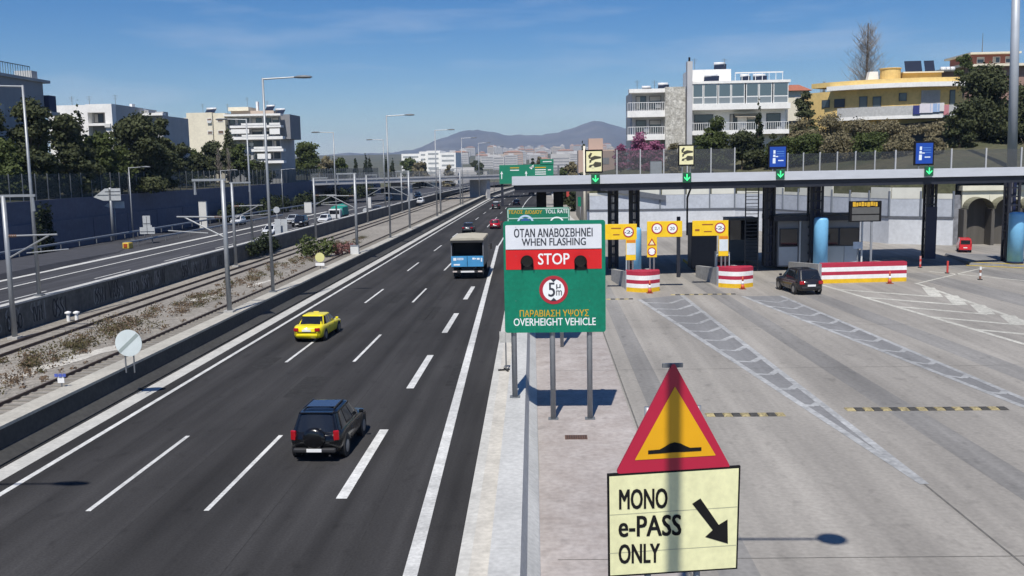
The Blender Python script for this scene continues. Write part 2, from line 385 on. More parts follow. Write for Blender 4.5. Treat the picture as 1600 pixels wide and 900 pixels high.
# ============================================================ LEFT SIDE
t = thing('median_barrier', 'long concrete barrier with shade-darkened face and pale coping between motorway and railway', 'barrier', (-19.4, 60, 0))
sweep(MB(), [(-19.02, 0), (-19.02, .06), (-19.50, .36), (-19.58, 1.02), (-20.1, 1.02), (-20.1, 0)], -20, 420).build('wall_body', mat('barrier_face_shade', (.05, .049, .046), .9, .25, .6, stretch=(1, .3, 1), scale2=5), t)  # face colour lowered to stand for its shade
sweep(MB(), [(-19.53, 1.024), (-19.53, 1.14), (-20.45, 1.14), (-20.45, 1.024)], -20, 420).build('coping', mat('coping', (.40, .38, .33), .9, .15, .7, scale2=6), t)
steel_rail = mat('rusty_rail', (.055, .035, .028), .6, .25, 3)
sleeper_m = mat('concrete_sleeper', (.21, .195, .17), .9, .15, 2)
def track(xl, label, ties, z=.46):
    t = thing('railway_track', label, 'railway track', (xl+.75, 60, z), 'railway tracks in the median')
    for x in (xl, xl+1.5):
        sweep(MB(), [(x-.075, z), (x-.03, z+.04), (x-.04, z+.15), (x+.04, z+.15), (x+.03, z+.04), (x+.075, z)], -10, 400).build('rail', steel_rail, t)
    if ties:
        me = None
        for i in range(100):
            y = 28+.68*i; mb = MB().box(xl-.52, xl+2.02, y-.12, y+.12, z-.1, z+.03)
            if me is None: o = mb.build('sleeper', sleeper_m, t); me = o; y0 = y
            else:
                o = me.copy(); COL.objects.link(o); o.parent = t; o.location = (0, y-y0, 0)
        mb = MB()
        for i in range(100, 420): y = 28+.68*i; mb.box(xl-.52, xl+2.02, y-.12, y+.12, z-.1, z+.03)
        tag(mb.build('sleepers', sleeper_m, t), None, None, kind='stuff')
track(-22.85, 'rusty railway track on concrete sleepers right behind the motorway barrier', True)
track(-30.45, 'dark railway track next to the graffiti parapet wall', False)
# gravel trough between the tracks
gpm = mat('bleached_gravel', (.62, .60, .54), .95, .3, 1.2, scale2=7, col2=(.40, .375, .33)); mb = MB(); rd = random.Random(9)
for (x0, y0), (x1, y1), w in (((-25.5, 43.2), (-23.7, 52.5), .75), ((-26.8, 39.5), (-25.6, 43), .5), ((-26.6, 69), (-25.8, 73), .5), ((-24.8, 77), (-24.3, 82), .4)):
    n = 12; L_, R_ = [], []
    for k in range(n+1):
        q = lerp((x0, y0), (x1, y1), k/n); e = w*math.sin(math.pi*(.08+.84*k/n))**.5
        L_.append((q[0]-e*rd.uniform(.5, 1.1), q[1], .466)); R_.append((q[0]+e*rd.uniform(.5, 1.1), q[1], .466))
    mb.grid([L_, R_], closed=False)
struct(mb.build('gravel_path', gpm))
# parapet with graffiti
t = thing('parapet_wall', 'grey concrete parapet wall scrawled with graffiti beside the far track', 'wall', (-32.6, 60, 0))
for i in range(0, 27):
    y0, y1 = -20+15*i, -20+15*i+14.96
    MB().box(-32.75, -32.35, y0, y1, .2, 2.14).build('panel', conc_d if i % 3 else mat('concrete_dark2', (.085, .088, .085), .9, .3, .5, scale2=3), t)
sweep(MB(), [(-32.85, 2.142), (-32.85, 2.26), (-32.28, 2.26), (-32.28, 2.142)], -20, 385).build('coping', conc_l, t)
rd = random.Random(4)
for c, col in (('graffiti_grey', (.19, .20, .21)), ('graffiti_black', (.02, .02, .022))):
    mb = MB()
    for q in range(17):
        y = 50+q*2.7+rd.uniform(-.5, .5)
        if q in (5, 11): continue
        z0 = rd.uniform(.65, .8); h = rd.uniform(.8, 1.25); w = rd.uniform(1.2, 2.0); off = .0 if col[0] > .1 else .12
        for s in range(4):
            yy = y+s*w/4; pts = []
            st = rd.choice('NOSI')
            for k in range(9):
                a = k/8
                if st == 'N': pts.append((yy+a*w/4, z0+h*abs(((a*2) % 2)-1)))
                elif st == 'O': pts.append((yy+w/8+w/8*math.cos(a*6.28), z0+h/2+h/2*math.sin(a*6.28)))
                elif st == 'S': pts.append((yy+w/8+w/9*math.sin(a*6.28), z0+h*a))
                else: pts.append((yy+w/8, z0+h*a))
            for (a1, b1), (a2, b2) in zip(pts, pts[1:]):
                d = Vector((a2-a1, b2-b1)); 
                if d.length < 1e-4: continue
                nrm = Vector((-d.y, d.x)).normalized()*.06; x = -32.343+ (0.002 if off else 0)
                mb.face([(x, a1+off+nrm.x, b1+nrm.y), (x, a1+off-nrm.x, b1-nrm.y), (x, a2+off-nrm.x, b2-nrm.y), (x, a2+off+nrm.x, b2+nrm.y)])
    mb.build('graffiti', mat(c, col, .9, .2, 2), t)
# catenary masts
def mast(side, loc, label):            # side +1: arms to the right
    t = thing('catenary_mast', label, 'catenary mast', loc, 'catenary masts along the railway'); x, y, z = loc; s = side
    MB().tube((x, y, z), (x, y, z+8.3), .16, .13, 10).build('pole', galv, t, True)
    MB().box(x-.3, x+.3, y-.3, y+.3, z-.01, z+.14).build('base_plate', conc, t)
    mb = MB().obox((x+s*.85, y, z+8.3), 2.1, .14, .14); mb.tube((x+s*1.75, y, z+8.25), (x+s*1.75, y, z+7.4), .05, .09, 6); mb.build('top_arm', galv, t)
    mb = MB().tube((x, y, z+6.0), (x+s*3.0, y, z+6.05), .05, None, 6); mb.tube((x, y, z+4.7), (x+s*2.5, y, z+6.0), .05, None, 6); mb.build('cantilever', galv, t)
    MB().tube((x+s*1.1, y+.03, z+5.0), (x+s*3.6, y, z+5.2), .035, None, 6).build('registration_arm', galv, t)
    mb = MB()
    for k in range(4): mb.tube((x+s*(.18+.12*k), y, z+6.0), (x+s*(.25+.12*k), y, z+6.0), .10, .06, 8)
    mb.build('insulator', mat('insulator_brown', (.16, .09, .06), .4, .1, 4), t)
    return t
for i, (Y, n) in enumerate(((59, 'nearest catenary mast standing on the barrier coping beside the motorway'), (99.6, 'catenary mast beside the small white cabinet on the barrier'), (138, 'third catenary mast on the barrier coping, past the white cabinet'), (178, 'slim catenary mast on the barrier shortly before the overpass'), (218, 'catenary mast on the barrier close in front of the overpass pier'))):
    mast(-1, (-20.2+bend(Y), Y, 1.12), n)
for Y, n in ((54, 'catenary mast at the foot of the parapet, nearest of the far row'), (93.9, 'catenary mast at the parapet foot, second of the far row'), (127, 'catenary mast at the parapet foot near the climbing shrubs'), (164, 'catenary mast at the parapet foot, well past the climbing shrubs'), (203, 'far catenary mast at the parapet, last before the overpass')):
    mast(1, (-31.25, Y, .46), n)
# street lamps
def street_lamp(loc, h, arm, label, r=.13, grp='tall street lamps along the motorway', ry=0.0):
    t = thing('street_lamp', label, 'street lamp', loc, grp); x, y, z = loc
    MB().tube((x, y, z), (x, y, z+h), r, r*.55, 10).build('pole', galv, t, True)
    MB().box(x-.25, x+.25, y-.25, y+.25, z-.01, z+.1).build('base_plate', galv_d, t)
    s = 1 if arm > 0 else -1
    MB().tube((x, y, z+h-.08), (x+arm, y, z+h+.02), r*.5, r*.4, 8).build('arm', galv, t)
    hd = MB(); c = (x+arm, y, z+h)
    hd.grid([[(c[0]+s*a-s*.1, y+b*math.cos(q), c[2]+d+e*math.sin(q)) for q in [k*math.pi/4 for k in range(8)]] for a, b, d, e in ((-.25, .06, 0, .05), (0, .18, .02, .10), (.5, .24, .02, .12), (.9, .16, .0, .09), (1.05, .05, 0, .03))])
    hd.build('lamp_head', galv_d, t, True)
    return t
for Y, n in ((19, 'street lamp whose head throws an oval shadow on the left lane'), (68.6, 'nearest street lamp in view on the barrier, tall pole with arm over the motorway'), (120.8, 'second tall street lamp on the barrier, before the white cabinet mast'), (172, 'third tall street lamp on the barrier beside the railway'), (224, 'fourth tall street lamp on the barrier, just before the overpass'), (276, 'faint tall street lamp on the barrier beyond the overpass'), (330, 'farthest faint street lamp on the barrier under the mountain')):
    street_lamp((-20.2+bend(Y), Y, 1.13), 15.3, 2.6, n)
for Y, n in ((59.5, 'street lamp on the graffiti parapet with arm over the left carriageway'), (103.9, 'thin street lamp on the parapet beside the parked white sign backs'), (146, 'thin street lamp on the parapet near the green tarpaulin truck'), (190, 'far thin street lamp on the parapet before the overpass')):
    street_lamp((-32.6, Y, 2.25), 13.2, -2.4, n, .13, 'street lamps on the parapet wall')
for X, Y, n in ((-55.6, 126, 'short street lamp in front of the dark retaining wall, left of the cross shaped sign'), (-54.5, 195, 'short street lamp at the dark retaining wall near the shrubs'), (-55, 160, 'short street lamp at the dark retaining wall behind the oncoming cars')):
    street_lamp((X, Y, 1.0), 9.6 if Y < 130 else 9, 2.0, n, .11, 'short street lamps by the dark wall')
# dark retaining wall with fence, trees stand behind
t = thing('retaining_wall', 'long tall blue grey retaining wall in shade along the left carriageway', 'wall', (-58, 120, 0))
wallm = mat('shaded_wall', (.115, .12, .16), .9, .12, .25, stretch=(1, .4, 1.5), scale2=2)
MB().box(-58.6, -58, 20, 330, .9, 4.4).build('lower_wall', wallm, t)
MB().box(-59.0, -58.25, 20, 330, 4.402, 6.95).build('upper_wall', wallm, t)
mb = MB()
for i in range(31): mb.box(-57.998, -57.97, 20+10*i, 20.08+10*i, .9, 4.4)
mb.build('wall_joints', mat('wall_joint', (.05, .055, .08), .9, .2, 2), t)
t = thing('mesh_fence', 'dark green mesh fence with posts on top of the shaded retaining wall', 'fence', (-58.6, 120, 6.95))
MB().face([(-58.6, 20, 6.95), (-58.6, 330, 6.95), (-58.6, 330, 9.9), (-58.6, 20, 9.9)]).build('mesh_panel', meshmat('green_mesh', (.03, .045, .04), .55), t)
pm_ = None
for i in range(100):
    y = 62+2.7*i
    if pm_ is None: pm_ = MB().tube((-58.55, y, 6.95), (-58.55, y, 10.0), .06, None, 6).build('post', galv_d, t); y0 = y
    else: o = pm_.copy(); COL.objects.link(o); o.parent = t; o.location = (0, y-y0, 0)
# hanging plants on the wall
def leaves(mb, blobs, n, size, seed, m=0, shell=.5, flat=1.0, nm=1):
    rd = random.Random(seed); w = [b[3]*b[4]*b[5] for b in blobs]; tot = sum(w)
    for _ in range(n):
        q = rd.uniform(0, tot); k = 0
        while q > w[k] and k < len(w)-1: q -= w[k]; k += 1
        cx, cy, cz, rx, ry, rz = blobs[k]
        while True:
            v = Vector((rd.uniform(-1, 1), rd.uniform(-1, 1), rd.uniform(-1, 1)))
            if .01 < v.length <= 1: break
        v = v.normalized()*(shell+(1-shell)*rd.random()**.7)*rd.uniform(.76, 1.22)
        p = Vector((cx+v.x*rx, cy+v.y*ry, cz+v.z*rz))
        nr = (v.normalized()*.7+Vector((rd.uniform(-1, 1), rd.uniform(-1, 1), rd.uniform(-.4, 1)))).normalized()
        u = nr.orthogonal().normalized(); u.rotate(Matrix.Rotation(rd.uniform(0, 6.28), 3, nr)); vv = nr.cross(u)
        s = size*rd.uniform(.55, 1.35); s2 = s*rd.uniform(.5, .95)*flat
        mb.face([p-u*s*.5, p+vv*s2*.5+nr*s*.12, p+u*s*.5, p-vv*s2*.5-nr*s*.06], m if nm == 1 else rd.randrange(nm))
    return mb
L_dark = leafmat('pine_needles', (.034, .045, .020), (.088, .098, .042))
L_mid = leafmat('green_leaves', (.045, .062, .018), (.10, .125, .038))
L_olive = leafmat('olive_leaves', (.12, .105, .058), (.25, .215, .13))
L_pink = leafmat('pink_blossom', (.24, .075, .15), (.44, .18, .29))
L_cyp = leafmat('cypress_green', (.016, .026, .012), (.042, .055, .022))
L_twig = leafmat('bare_twigs', (.32, .28, .24), (.42, .37, .31))
bark = mat('bark', (.09, .07, .05), .95, .3, 4)
t = thing('ivy_curtain', 'dark ivy hanging down the shaded retaining wall behind the arrow sign', 'plant', (-57.9, 110, 1))
leaves(MB(), [(-57.8, 107.5, 3.0, .35, 2.4, 2.6), (-57.7, 107, 1.6, .5, 2.6, 1.1), (-57.8, 108, 5.2, .3, 1.8, 1.6)], 900, .42, 3).build('foliage', L_cyp, t)
# scrub along the foot of the wall farther on
def shrub(name, loc, blobs, n, size, seed, m, label, cat='shrub', grp=None, stem=True):
    t = thing(name, label, cat, loc, grp); x, y, z = loc
    leaves(MB(), [(x+a, y+b, z+c, d, e, f) for a, b, c, d, e, f in blobs], n, size, seed, shell=.25).build('foliage', m, t)
    if stem:
        rd = random.Random(seed); mb = MB()
        for a, b, c, d, e, f in blobs[:4]: mb.tube((x+a*.2, y+b*.2, z-.05), (x+a, y+b, z+c), .05, .02, 5)
        mb.build('stem', bark, t)
    return t
for i, (Y, h, l, lab) in enumerate(((170, 3.2, 8, 'dark evergreen hedge at the wall foot behind the oncoming cars'), (195, 3.8, 10, 'tall dark hedge against the retaining wall past the short lamp'), (222, 3.6, 11, 'dark hedge near the far end of the retaining wall'), (252, 4.2, 14, 'dark hedge under the left end of the overpass'), (290, 5, 18, 'dark bushy growth beyond the overpass on the left'))):
    shrub('hedge', (-56.2, Y, 1.0), [(0, -l*.6, h*.4, 1.2, l*.5, h*.5), (0, 0, h*.5, 1.4, l*.5, h*.55), (.2, l*.6, h*.4, 1.2, l*.5, h*.5)], 1300, .6, 20+i, L_cyp, lab, 'hedge', 'dark hedges at the wall foot')
# weeds on the ballast
rd = random.Random(11)
weed = leafmat('weeds', (.055, .055, .020), (.15, .125, .065), 1.5); weed2 = leafmat('dry_weeds', (.13, .085, .055), (.22, .165, .11), 1.5)
mb = MB()
for i in range(300):
    y = 36+rd.random()**1.3*95; x = rd.gauss(-26.1, 1.15)
    if x > -24.0 or x < -28.2: continue
    big = 1.0+.9*math.exp(-((y-57)/9)**2); r = rd.uniform(.2, .55)*big
    leaves(mb, [(x, y, .5+r*.3, r*1.3, r*1.6, r*.5)], int(60*big), .11, 100+i, m=0 if rd.random() < .55 else 1, shell=.1)
for i in range(40):
    y = 40+rd.random()*75; x = rd.uniform(-23.9, -23.4); leaves(mb, [(x, y, .52, .16, .3, .14)], 12, .14, 400+i, m=1, shell=.1)
tag(mb.build('weeds', [weed, weed2]), 'low dry weeds and grass tufts on the ballast between the tracks', 'weeds', kind='stuff')
shrub('median_bush', (-25.2, 103, .45), [(-.9, -.5, 1.2, 1.3, 1.4, 1.3), (.8, .5, 1.0, 1.3, 1.5, 1.1)], 900, .32, 31, L_mid, 'round green bush between the tracks near the white cabinet', 'bush')
shrub('median_bush', (-22.9, 106, .45), [(-.5, -.8, .7, .9, 1.6, .8), (.3, 1.6, .6, .8, 1.6, .7)], 600, .26, 32, leafmat('pink_weed', (.14, .05, .06), (.24, .13, .10), 1.2), 'low pinkish bush on the ballast just past the white cabinet', 'bush')
shrub('climbing_shrub', (-32.0, 106, .5), [(.1, -3.5, 1.2, .5, 2.4, 1.0), (.1, .5, 1.4, .6, 3.0, 1.2), (0, 4, .9, .5, 2.4, .8)], 900, .34, 33, L_cyp, 'dark shrub growing up the parapet wall behind the far track', 'shrub')
# guardrails
def guardrail(pts, z, label, grp='steel guardrails of the left carriageway'):
    t = thing('guardrail', label, 'guardrail', (pts[0][0], pts[0][1], z), grp)
    mb = MB()
    rings = [[(x+a, y, z+b) for a, b in ((0, .5), (.05, .56), (.0, .62), (.05, .68), (0, .76), (-.03, .76), (-.03, .5))] for x, y in pts]
    mb.grid(rings); mb.build('rail_beam', galv, t)
    for (x0, y0), (x1, y1) in zip(pts, pts[1:]):
        n = max(1, round(math.hypot(x1-x0, y1-y0)/4))
        for i in range(n):
            x, y = x0+(x1-x0)*i/n, y0+(y1-y0)*i/n; MB().box(x-.12, x-.04, y-.06, y+.06, z-.05, z+.75).build('post', galv_d, t)
    return t
guardrail([(-53.8, 70), (-53.8, 112), (-53.6, 150), (-52, 215)], 1.7, 'rear steel guardrail below the dark retaining wall')
guardrail([(-50.2, 111), (-49.9, 140), (-49, 175)], 1.05, 'front steel guardrail with the yellow crash cushion at its end')
t = thing('crash_cushion', 'yellow crash cushion at the nose of the front guardrail', 'crash cushion', (-49.9, 112.5, 1.0))
leaf_ = MB().grid([[(-50.3, 110.8, 1.0), (-49.5, 110.8, 1.0), (-49.5, 110.8, 1.75), (-50.3, 110.8, 1.75)], [(-50.3, 112, 1.0), (-49.5, 112, 1.0), (-49.5, 112, 1.7), (-50.3, 112, 1.7)]]); leaf_.build('body', mat('cushion_yellow', (.55, .38, .05), .6, .15, 2), t, bevel=.1)
MB().box(-50.1, -49.7, 110.74, 110.79, 1.2, 1.6).build('reflector', mat('reflector_red', (.35, .06, .02), .4, .1, 3), t)
# signs seen from behind on the left carriageway
sign_back = mat('sign_back_aluminium', (.48, .50, .51), .5, .12, 2, metal=.2)
def plate_sign(name, loc, h, outline, label, cat='sign', posts=((0, .07),), ribs=(), m=None, t_=.06, grp=None):
    t = thing(name, label, cat, loc, grp); x, y, z = loc
    for px, r in posts: MB().tube((x+px, y+.12, z), (x+px, y+.12, z+h), r, None, 8).build('post', galv, t, True)
    MB().prism([(x+a, y, z+b) for a, b in outline], (0, t_, 0)).build('plate', m or sign_back, t)
    if ribs:
        mb = MB()
        for x0, x1, z0, z1 in ribs: mb.box(x+x0, x+x1, y-.05, y-.002, z+z0, z+z1)
        mb.build('stiffener', galv_d, t)
    return t
p = A(177, 380, 118)
plate_sign('arrow_sign', (p.x, 118, 1.5), 6.6, [(-2.1, 5.45), (-.6, 6.5), (1.35, 6.5), (1.35, 5.0), (-.9, 5.0)], 'large arrow shaped direction sign seen from behind on a thick post', 'road sign', ((0, .17),), ((-1.6, 1.3, 5.68, 5.74), (-.6, 1.3, 6.1, 6.16), (-.12, .12, 5.0, 6.4)))
p = A(177, 320, 118.6)
plate_sign('arrow_sign', (p.x, 118.7, 1.5), 4.4, [(-1.2, 4.3), (-.4, 4.85), (1.35, 4.85), (1.35, 4.0), (-.2, 4.0)], 'smaller arrow shaped sign tucked under the large arrow sign', 'road sign', ((0, .06),))
p = A(232, 372, 119)
plate_sign('cross_shaped_sign', (p.x, 119, 1.3), 2.0, [(-1.05, .9), (.85, .9), (.85, 1.75), (.35, 1.75), (.35, 3.2), (-.6, 3.2), (-.6, 1.75), (-1.05, 1.75)], 'stepped cross shaped sign back standing behind the guardrail', 'road sign', ((-.5, .06), (.4, .06)), ((-1.0, .8, 1.2, 1.25), (-.55, .3, 2.2, 2.25), (-.12, -.07, .95, 3.1)))
def small_sign(px, py, Y, w, h, label, round_=False, base=1.05, m=None):
    p = A(px, py, Y); o = [(w/2*math.cos(k*math.pi/8), p.z-base+w/2*math.sin(k*math.pi/8)) for k in range(16)] if round_ else [(-w/2, p.z-base-h/2), (w/2, p.z-base-h/2), (w/2, p.z-base+h/2), (-w/2, p.z-base+h/2)]
    plate_sign('sign_back', (p.x, Y, base), p.z-base, o, label, 'road sign', ((0, .05),), (), m, .04, 'backs of traffic signs on the left carriageway')
small_sign(432, 328, 140, .95, .95, 'round sign back between the tall lamp and the dark wall', True)
small_sign(571, 329, 176, 1.0, 1.0, 'round pale sign back beside an oncoming dark car far off', True)
small_sign(434, 356, 119, .75, 2.2, 'narrow left one of two upright sign backs on the parapet', base=2.2)
small_sign(444, 356, 119.6, .8, 2.2, 'stepped right one of two upright sign backs on the parapet', base=2.2)
def cabinet(px, py0, py1, Y, w, label, base, m=None):
    a, b = A(px, py1, Y), A(px, py0, Y)
    t = thing('cabinet', label, 'cabinet', (a.x, Y, base))
    MB().box(a.x-w/2, a.x+w/2, Y-.25, Y+.25, base-.02, b.z).build('body', mat('cabinet_white', (.66, .66, .64), .6, .06, 2), t, bevel=.03)
    MB().box(a.x-w/2+.05, a.x+w/2-.05, Y-.262, Y-.252, base+.12, b.z-.1).build('door', mat('cabinet_door', (.60, .60, .585), .6, .06, 2), t)
    MB().box(a.x-w/2-.04, a.x+w/2+.04, Y-.3, Y+.3, b.z+.001, b.z+.05).build('lid', galv, t)
cabinet(555, 384, 402, 98.6, .85, 'white equipment cabinet on the barrier beside a catenary mast', 1.13)
cabinet(318, 315, 340, 150, 1.2, 'tall white cabinet at the dark wall behind the catenary mast', 1.0)
cabinet(482, 316, 334, 196, 1.5, 'tall white cabinet near the hedge on the far side', 1.0)
cabinet(577, 308, 318, 215, .9, 'small white cabinet under the overpass', 1.0)
t = thing('bollard', 'pair of small white vent pipes beside the far track', 'vent pipe', (-31.2, 60.4, .45))
for dx in (0, .55): MB().lathe((-31.3+dx, 60.4, .45), [(.11, 0), (.11, .5), (.2, .52), (.2, .6), (.05, .66)], 10).build('pipe', white, t)
# round railway disc on the barrier
t = thing('round_sign', 'big pale round disc sign with a grey diagonal band on the barrier', 'railway sign', (-19.75, 41.2, 1.14))
c = A(201, 536, 41.2); cx, cz = c.x, c.z; r = .60
for dx in (-.22, .16): MB().tube((cx+dx, 41.26, 1.13), (cx+dx, 41.26, cz+.3), .035, None, 8).build('post', galv_d, t)
MB().disc((cx, 41.18, cz), r, n=40, t=.03).build('disc', mat('disc_white', (.60, .66, .66), .45, .06, 2), t)
q = Vector((math.cos(R(42)), 0, math.sin(R(42)))); w = Vector((-q.z, 0, q.x)); c0 = Vector((cx, 41.174, cz))
MB().face([c0-q*.58-w*.075, c0+q*.58-w*.075, c0+q*.58+w*.075, c0-q*.58+w*.075]).build('diagonal_band', mat('band_grey', (.30, .35, .34), .5, .08, 2), t)
t = thing('kilometre_marker', 'tiny white and blue marker plate on a stub post behind the barrier', 'marker sign', (-20.9, 38.8, .46))
c = A(95, 593, 38.5); MB().tube((c.x, 38.55, .46), (c.x, 38.55, c.z), .03, None, 6).build('post', galv_d, t)
MB().prism([(c.x-.14, 38.5, c.z-.15), (c.x+.14, 38.5, c.z-.15), (c.x+.14, 38.5, c.z+.1), (c.x, 38.5, c.z+.2), (c.x-.14, 38.5, c.z+.1)], (0, .03, 0)).build('plate', white, t)
mb = MB()
for k in range(3): mb.box(c.x-.24+.17*k, c.x-.10+.17*k, 38.46, 38.49, c.z+.12, c.z+.25)
mb.build('blue_tab', mat('marker_blue', (.08, .12, .42), .5, .1, 3), t)
t = thing('yellow_disc', 'pale yellow railway disc low on the barrier coping', 'railway sign', (-20.6, 84.5, 1.13))
c = A(500, 402, 84.5); MB().disc((c.x, 84.4, c.z), .42, n=28, t=.04).build('disc', mat('disc_yellow', (.62, .60, .25), .5, .08, 2), t)
MB().tube((c.x, 84.5, 1.1), (c.x, 84.5, c.z), .04, None, 6).build('post', galv_d, t)
MB().box(c.x-.4, c.x+.4, 84.36, 84.42, c.z-.75, c.z-.5).build('plate', white, t)
# overpass
t = thing('overpass', 'pale concrete road overpass crossing the motorway below the mountain', 'bridge', (-25, 265, 0))
op = mat('overpass_concrete', (.50, .50, .50), .8, .12, .3, scale2=2)
P0, P1 = Vector((-72, 217, 0)), Vector((60, 395, 0)); dv = (P1-P0).normalized(); nv = Vector((-dv.y, dv.x, 0))
def span(z0, z1, o0, o1): return MB().grid([[P0+nv*o0+Vector((0, 0, z0)), P1+nv*o0+Vector((0, 0, z0)), P1+nv*o1+Vector((0, 0, z0)), P0+nv*o1+Vector((0, 0, z0))], [P0+nv*o0+Vector((0, 0, z1)), P1+nv*o0+Vector((0, 0, z1)), P1+nv*o1+Vector((0, 0, z1)), P0+nv*o1+Vector((0, 0, z1))]])
span(5.9, 6.9, -.3, 9).build('deck', op, t); span(6.902, 7.3, -.45, -.05).build('fascia', op, t)
for f_ in (.05, .26, .41, .60, .78):
    c = P0.lerp(P1, f_)+nv*4; w = MB(); w.grid([[c+dv*a+nv*b+Vector((0, 0, z)) for a, b in ((-.8, -3.4), (.8, -3.4), (.8, 3.4), (-.8, 3.4))] for z in (-.3, 5.898)]); w.build('pier', op, t)
for k in range(40):
    c = P0.lerp(P1, k/44.0)-nv*.25; MB().tube(c+Vector((0, 0, 7.3)), c+Vector((0, 0, 8.9)), .06, None, 5).build('fence_post', galv, t)
a, b = P0-nv*.25, P1-nv*.25
MB().face([a+Vector((0, 0, 7.3)), b+Vector((0, 0, 7.3)), b+Vector((0, 0, 8.8)), a+Vector((0, 0, 8.8))]).build('fence_mesh', meshmat('grey_mesh', (.25, .26, .27), .35), t)
# ============================================================ TOLL SIDE
t = thing('jersey_barrier', 'pale concrete jersey barrier between the motorway and the toll plaza', 'barrier', (-1.2, 40, 0))
bt = conc_l
NJ = lambda x, y: x-.0175*(y-22)
def njs(prof, y0, y1, m, name, step=3.0):
    n = int((y1-y0)/step)
    for i in range(n):
        a, b = y0+i*step, y0+(i+1)*step-.015
        MB().grid([[(NJ(x, a), a, z) for x, z in prof], [(NJ(x, b), b, z) for x, z in prof]]).build(name, m, t)
njs([(-1.62, 0), (-1.62, .10), (-1.52, .9), (-.79, .9), (-.65, .28), (-.34, .03), (-.32, 0)], -8, 124, mat('barrier_pale', (.45, .45, .435), .85, .14, .7, stretch=(1, .4, 1), scale2=7), 'barrier_section', 6.0)
# ---- overheight sign
YS = 36.9
def sx(px, py, Y=YS): v = A(px, py, Y); return v.x, v.z
t = thing('overheight_sign', 'large green STOP sign for overheight vehicles with two round lamps on posts', 'traffic sign', (.15, 37, 0))
green = mat('sign_green', (.002, .185, .108), .5, .12, .9, spec=.35, stretch=(1, 1, .35), scale2=7)
x0, z1 = sx(786, 346); x1, z0 = sx(946.5, 518.5)
def rrect(x0, x1, z0, z1, r, y):
    pts = []
    for cx, cz, a0 in ((x1-r, z1-r, 0), (x0+r, z1-r, 90), (x0+r, z0+r, 180), (x1-r, z0+r, 270)):
        for k in range(6): a = R(a0+18*k); pts.append((cx+r*math.cos(a), y, cz+r*math.sin(a)))
    return pts
MB().prism(rrect(x0, x1, z0, z1, .10, YS), (0, .09, 0)).build('panel', green, t)
for px, zb in ((808, .9), (863, 0), (921, 0)):
    xx = A(px, 518, YS+.2).x
    if zb: xx = NJ(-1.2, YS)
    MB().tube((xx, YS+.2, zb), (xx, YS+.2, z1-.15), .11, None, 12).build('post', galv, t, True)
    MB().box(xx-.2, xx+.2, YS, YS+.4, zb-.01, zb+.03).build('base_plate', galv_d, t)
wa, wz1 = sx(789.5, 352); wb, wz0 = sx(940, 389)
MB().prism(rrect(wa, wb, wz0, wz1, .05, YS-.012), (0, .010, 0)).build('white_field', mat('sign_white', (.68, .70, .74), .5, .05, 2), t)
_, rz1 = sx(789, 390); _, rz0 = sx(789, 421.5)
MB().prism([(wa, YS-.012, rz0), (wb, YS-.012, rz0), (wb, YS-.012, rz1), (wa, YS-.012, rz1)], (0, .010, 0)).build('red_field', mat('sign_red', (.62, .012, .014), .45, .06, 2), t)
def T(mb, body, a, b, c, d, y, bold=.02, Y=YS, m=0):
    X0, Z1 = sx(a, b, Y); X1, Z0 = sx(c, d, Y); mb.text(body, X0, X1, Z0, Z1, y, m, bold)
ink = mat('sign_ink', (.03, .035, .05), .6, .05, 3); swhite = mat('sign_letters_white', (.80, .82, .82), .5, .04, 3); samber = mat('sign_letters_amber', (.62, .36, .01), .5, .06, 3)
mb = MB(); T(mb, "ΟΤΑΝ ΑΝΑΒΟΣΒΗΝΕΙ", 803, 357.5, 926, 369.5, YS-.016, .05); T(mb, "WHEN FLASHING", 815, 372.5, 915.5, 383, YS-.016, .05); mb.build('black_lettering', ink, t)
mb = MB(); T(mb, "STOP", 840.5, 396, 890, 413, YS-.016, .035); mb.build('stop_lettering', swhite, t); mb = MB(); T(mb, "OVERHEIGHT VEHICLE", 802.5, 497.5, 931, 508, YS-.006, .025); mb.build('white_lettering', swhite, t)
mb = MB(); T(mb, "ΠΑΡΑΒΙΑΣΗ ΥΨΟΥΣ", 812, 484.5, 920, 494, YS-.006, .025); mb.build('amber_lettering', samber, t)
for zz in (-.02, 1.12, 2.42, 3.4):
    MB().box(x0+.02, x1-.02, YS-.0025, YS-.001, z0+.55+zz, z0+.558+zz).build('panel_seam', mat('seam_green', (.004, .12, .07), .6, .1, 3), t)
for px in (806, 863, 921):
    for py in (355, 400, 470, 512): v = A(px, py, YS); MB().disc((v.x, YS-.020, v.z), .014, n=8, t=.008).build('bolt', galv_d, t)
for px in (823.5, 907):
    cx, cz = sx(px, 408.5); r = .205
    mb = MB().disc((cx, YS-.02, cz), r, n=24, t=.018); o = mb.build('flashing_lamp', glassy('lamp_lens', (.015, .012, .012), .2), t)
    mb = MB()
    ring = [[(cx+q*math.cos(a), YS-d, cz+q*math.sin(a)) for a in [R(-15+210*k/14) for k in range(15)]] for q, d in ((r+.01, .02), (r+.01, .26), (r+.04, .26), (r+.04, .02))]
    mb.grid(ring, closed=False); mb.build('visor', black, o)
    MB().box(cx-r-.03, cx+r+.03, YS-.019, YS-.012, cz-r-.12, cz-.02).build('lamp_housing', black, o)
cx, cz = sx(865, 453); 
MB().disc((cx, YS-.012, cz), .555, n=40, t=.010).build('red_ring', mat('ring_red', (.40, .02, .035), .5, .06, 2), t)
MB().disc((cx, YS-.017, cz), .42, n=36).build('white_disc', swhite, t)
mb = MB()
for s in (1, -1): mb.face([(cx-.13, YS-.021, cz+s*.43), (cx+.13, YS-.021, cz+s*.43), (cx, YS-.021, cz+s*.30)] if s < 0 else [(cx+.13, YS-.021, cz+.43), (cx-.13, YS-.021, cz+.43), (cx, YS-.021, cz+.30)])
